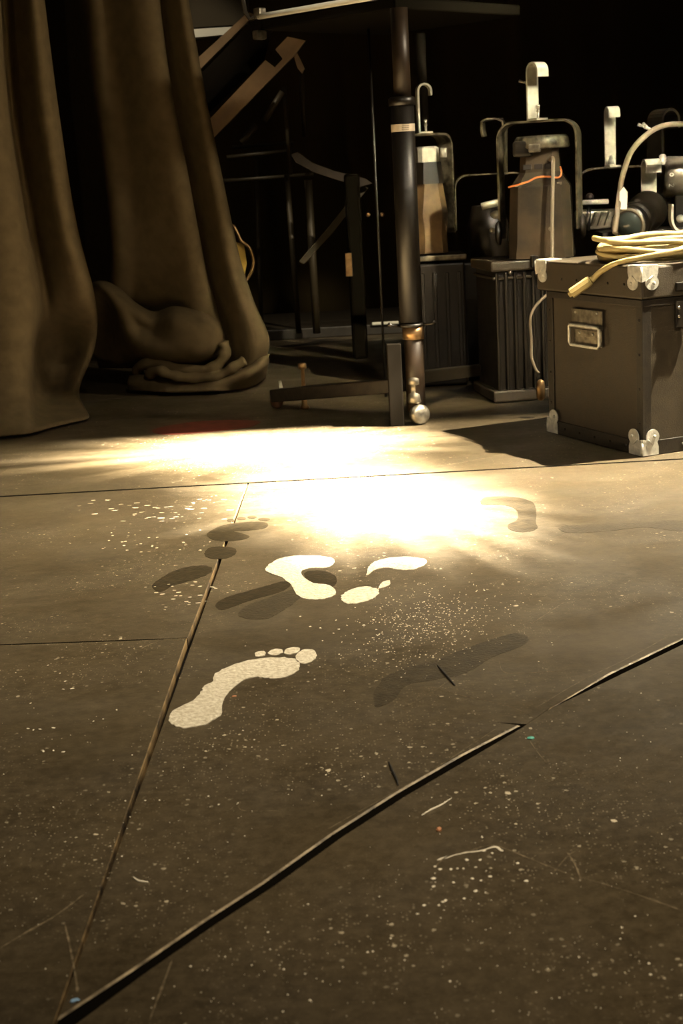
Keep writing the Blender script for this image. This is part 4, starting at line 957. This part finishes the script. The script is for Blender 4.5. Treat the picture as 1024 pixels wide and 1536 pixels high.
# ------------------------------------------------------------------ steps and scaffold in the dark behind the curtain
def board(name, pxs, Y_, th, m_, par):
    a = [P(x, y, Y_) for x, y in pxs]; b_ = [V((p.x, p.y+th, p.z)) for p in a]
    return adopt(MB().loft([a, b_]).build(name, m_), par)
stp = empty('wooden_steps', (P(360, 200, 4.6).x, 4.6, 0), 'raw plywood step stringers leaning up diagonally behind the curtain', 'steps')
board('stringer', [(270, 250), (298, 196), (398, 90), (412, 101), (424, 88), (413, 74), (431, 55), (458, 61), (442, 82), (314, 212)], 4.60, .03, M['plank'], stp)
board('stringer', [(258, 122), (372, 18), (382, 22), (296, 108), (262, 140)], 4.75, .03, M['plank'], stp)
board('side_panel', [(262, 150), (384, 26), (410, 40), (396, 88), (300, 182), (262, 215)], 4.72, .02, M['plank_dark'], stp)
board('brace', [(440, 82), (446, 80), (457, 103), (453, 110), (446, 102)], 4.62, .02, M['plank'], stp)
board('brace', [(436, 232), (446, 228), (468, 244), (500, 256), (548, 268), (558, 275), (540, 280), (500, 268), (470, 258), (444, 244)], 4.9, .02, M['brown_pole'], stp)
board('brace', [(543, 278), (552, 282), (498, 350), (456, 396), (448, 392), (490, 344)], 4.95, .02, M['pipe_dim'], stp)
sp = empty('scaffold_frame', (P(430, 400, 5.3).x, 5.3, 0), 'dim grey pipe scaffold frame standing in the dark behind the steps', 'scaffold')
def pipe(x0, y0, x1, y1, Y_, r, m_, par, n='pipe'):
    return adopt(MB().tube([P(x0, y0, Y_), P(x1, y1, Y_)], r, 12).build(n, m_), par)
for a in ((340, 236, 436, 226, 5.25, .008), (330, 272, 470, 262, 5.3, .008), (348, 221, 440, 214, 5.35, .006)): pipe(*a, M['pipe_dim'], sp)
for a in ((426, 130, 436, 262, 5.2, .008), (452, 110, 458, 205, 5.2, .010), (430, 262, 448, 500, 5.25, .010), (462, 270, 475, 500, 5.3, .014), (384, 240, 392, 490, 5.5, .008)): pipe(*a, M['pipe_dim'], sp, 'upright')
for a in ((362, 214, 384, 188, 5.1, .012), (396, 182, 424, 138, 5.1, .012)): pipe(*a, M['pipe_dim'], sp, 'brace')
# white batten and grey flat at the top left
fl_ = empty('scenery_flat', (P(320, 30, 4.9).x, 4.95, 0), 'grey-brown scenery flat with a bright white ledge behind the curtain top', 'flat')
board('ledge', [(250, 46), (350, 40), (338, 52), (250, 60)], 4.88, .05, M['white_plastic'], fl_)
board('panel', [(250, -30), (372, -40), (372, 36), (250, 44)], 4.95, .02, M['pipe_dim'], fl_)
# yellow hoop of cord behind the curtain
yc = empty('cord_reel', P(362, 400, 4.5), 'yellow cord reel peeping out behind the pooled curtain', 'reel')
ry = [P(x, y, 4.5) for x, y in ((348, 338), (356, 350), (362, 362), (374, 372), (380, 392), (376, 410), (366, 422), (352, 418), (345, 395), (344, 360))]
adopt(MB().tube(catmull(ry, 4, True), .005, 10, cyc=True).build('rim', M['brass']), yc)
adopt(MB().loft([[P(x, y, Y_) for x, y in ((350, 362), (366, 366), (370, 395), (366, 418), (354, 410))] for Y_ in (4.51, 4.54)]).build('wound_cord', M['yellow_tape']), yc)
# low platform edge at the back, with bright metal strip
pf = empty('low_platform', (.1, 5.6, 0), 'low black platform at the back of the floor with a bright metal strip', 'platform')
zp = P(500, 492, 5.4).z
adopt(MB().box((.15, 5.78, zp/2), (2.0, .66, zp), None, .004).build('deck', M['case_trim']), pf)
adopt(MB().box((P(578, 493, 5.43).x, 5.44, zp+.004), (.10, .02, .01), None, .002).build('metal_strip', M['galv']), pf)
# dim equipment between scaffold and pole
eq = empty('dim_lantern', (P(525, 400, 4.7).x, 4.7, zp*0), 'dim dark lantern with a small brass plate, standing in the dark left of the pole', 'stage light')
xq = P(525, 400, 4.75).x
adopt(MB().box((xq+.02, 4.80, .30), (.05, .12, .60), None, .01).build('housing', M['wall']), eq)
adopt(MB().box((P(523, 397, 4.69).x, 4.69, P(523, 397, 4.69).z), (.022, .012, .075), None, .002).build('plate', M['brass']), eq)
for a in ((552, 322), (573, 322)): adopt(MB().ball(P(a[0], a[1], 4.68), .007).build('knob', M['brass']), eq)
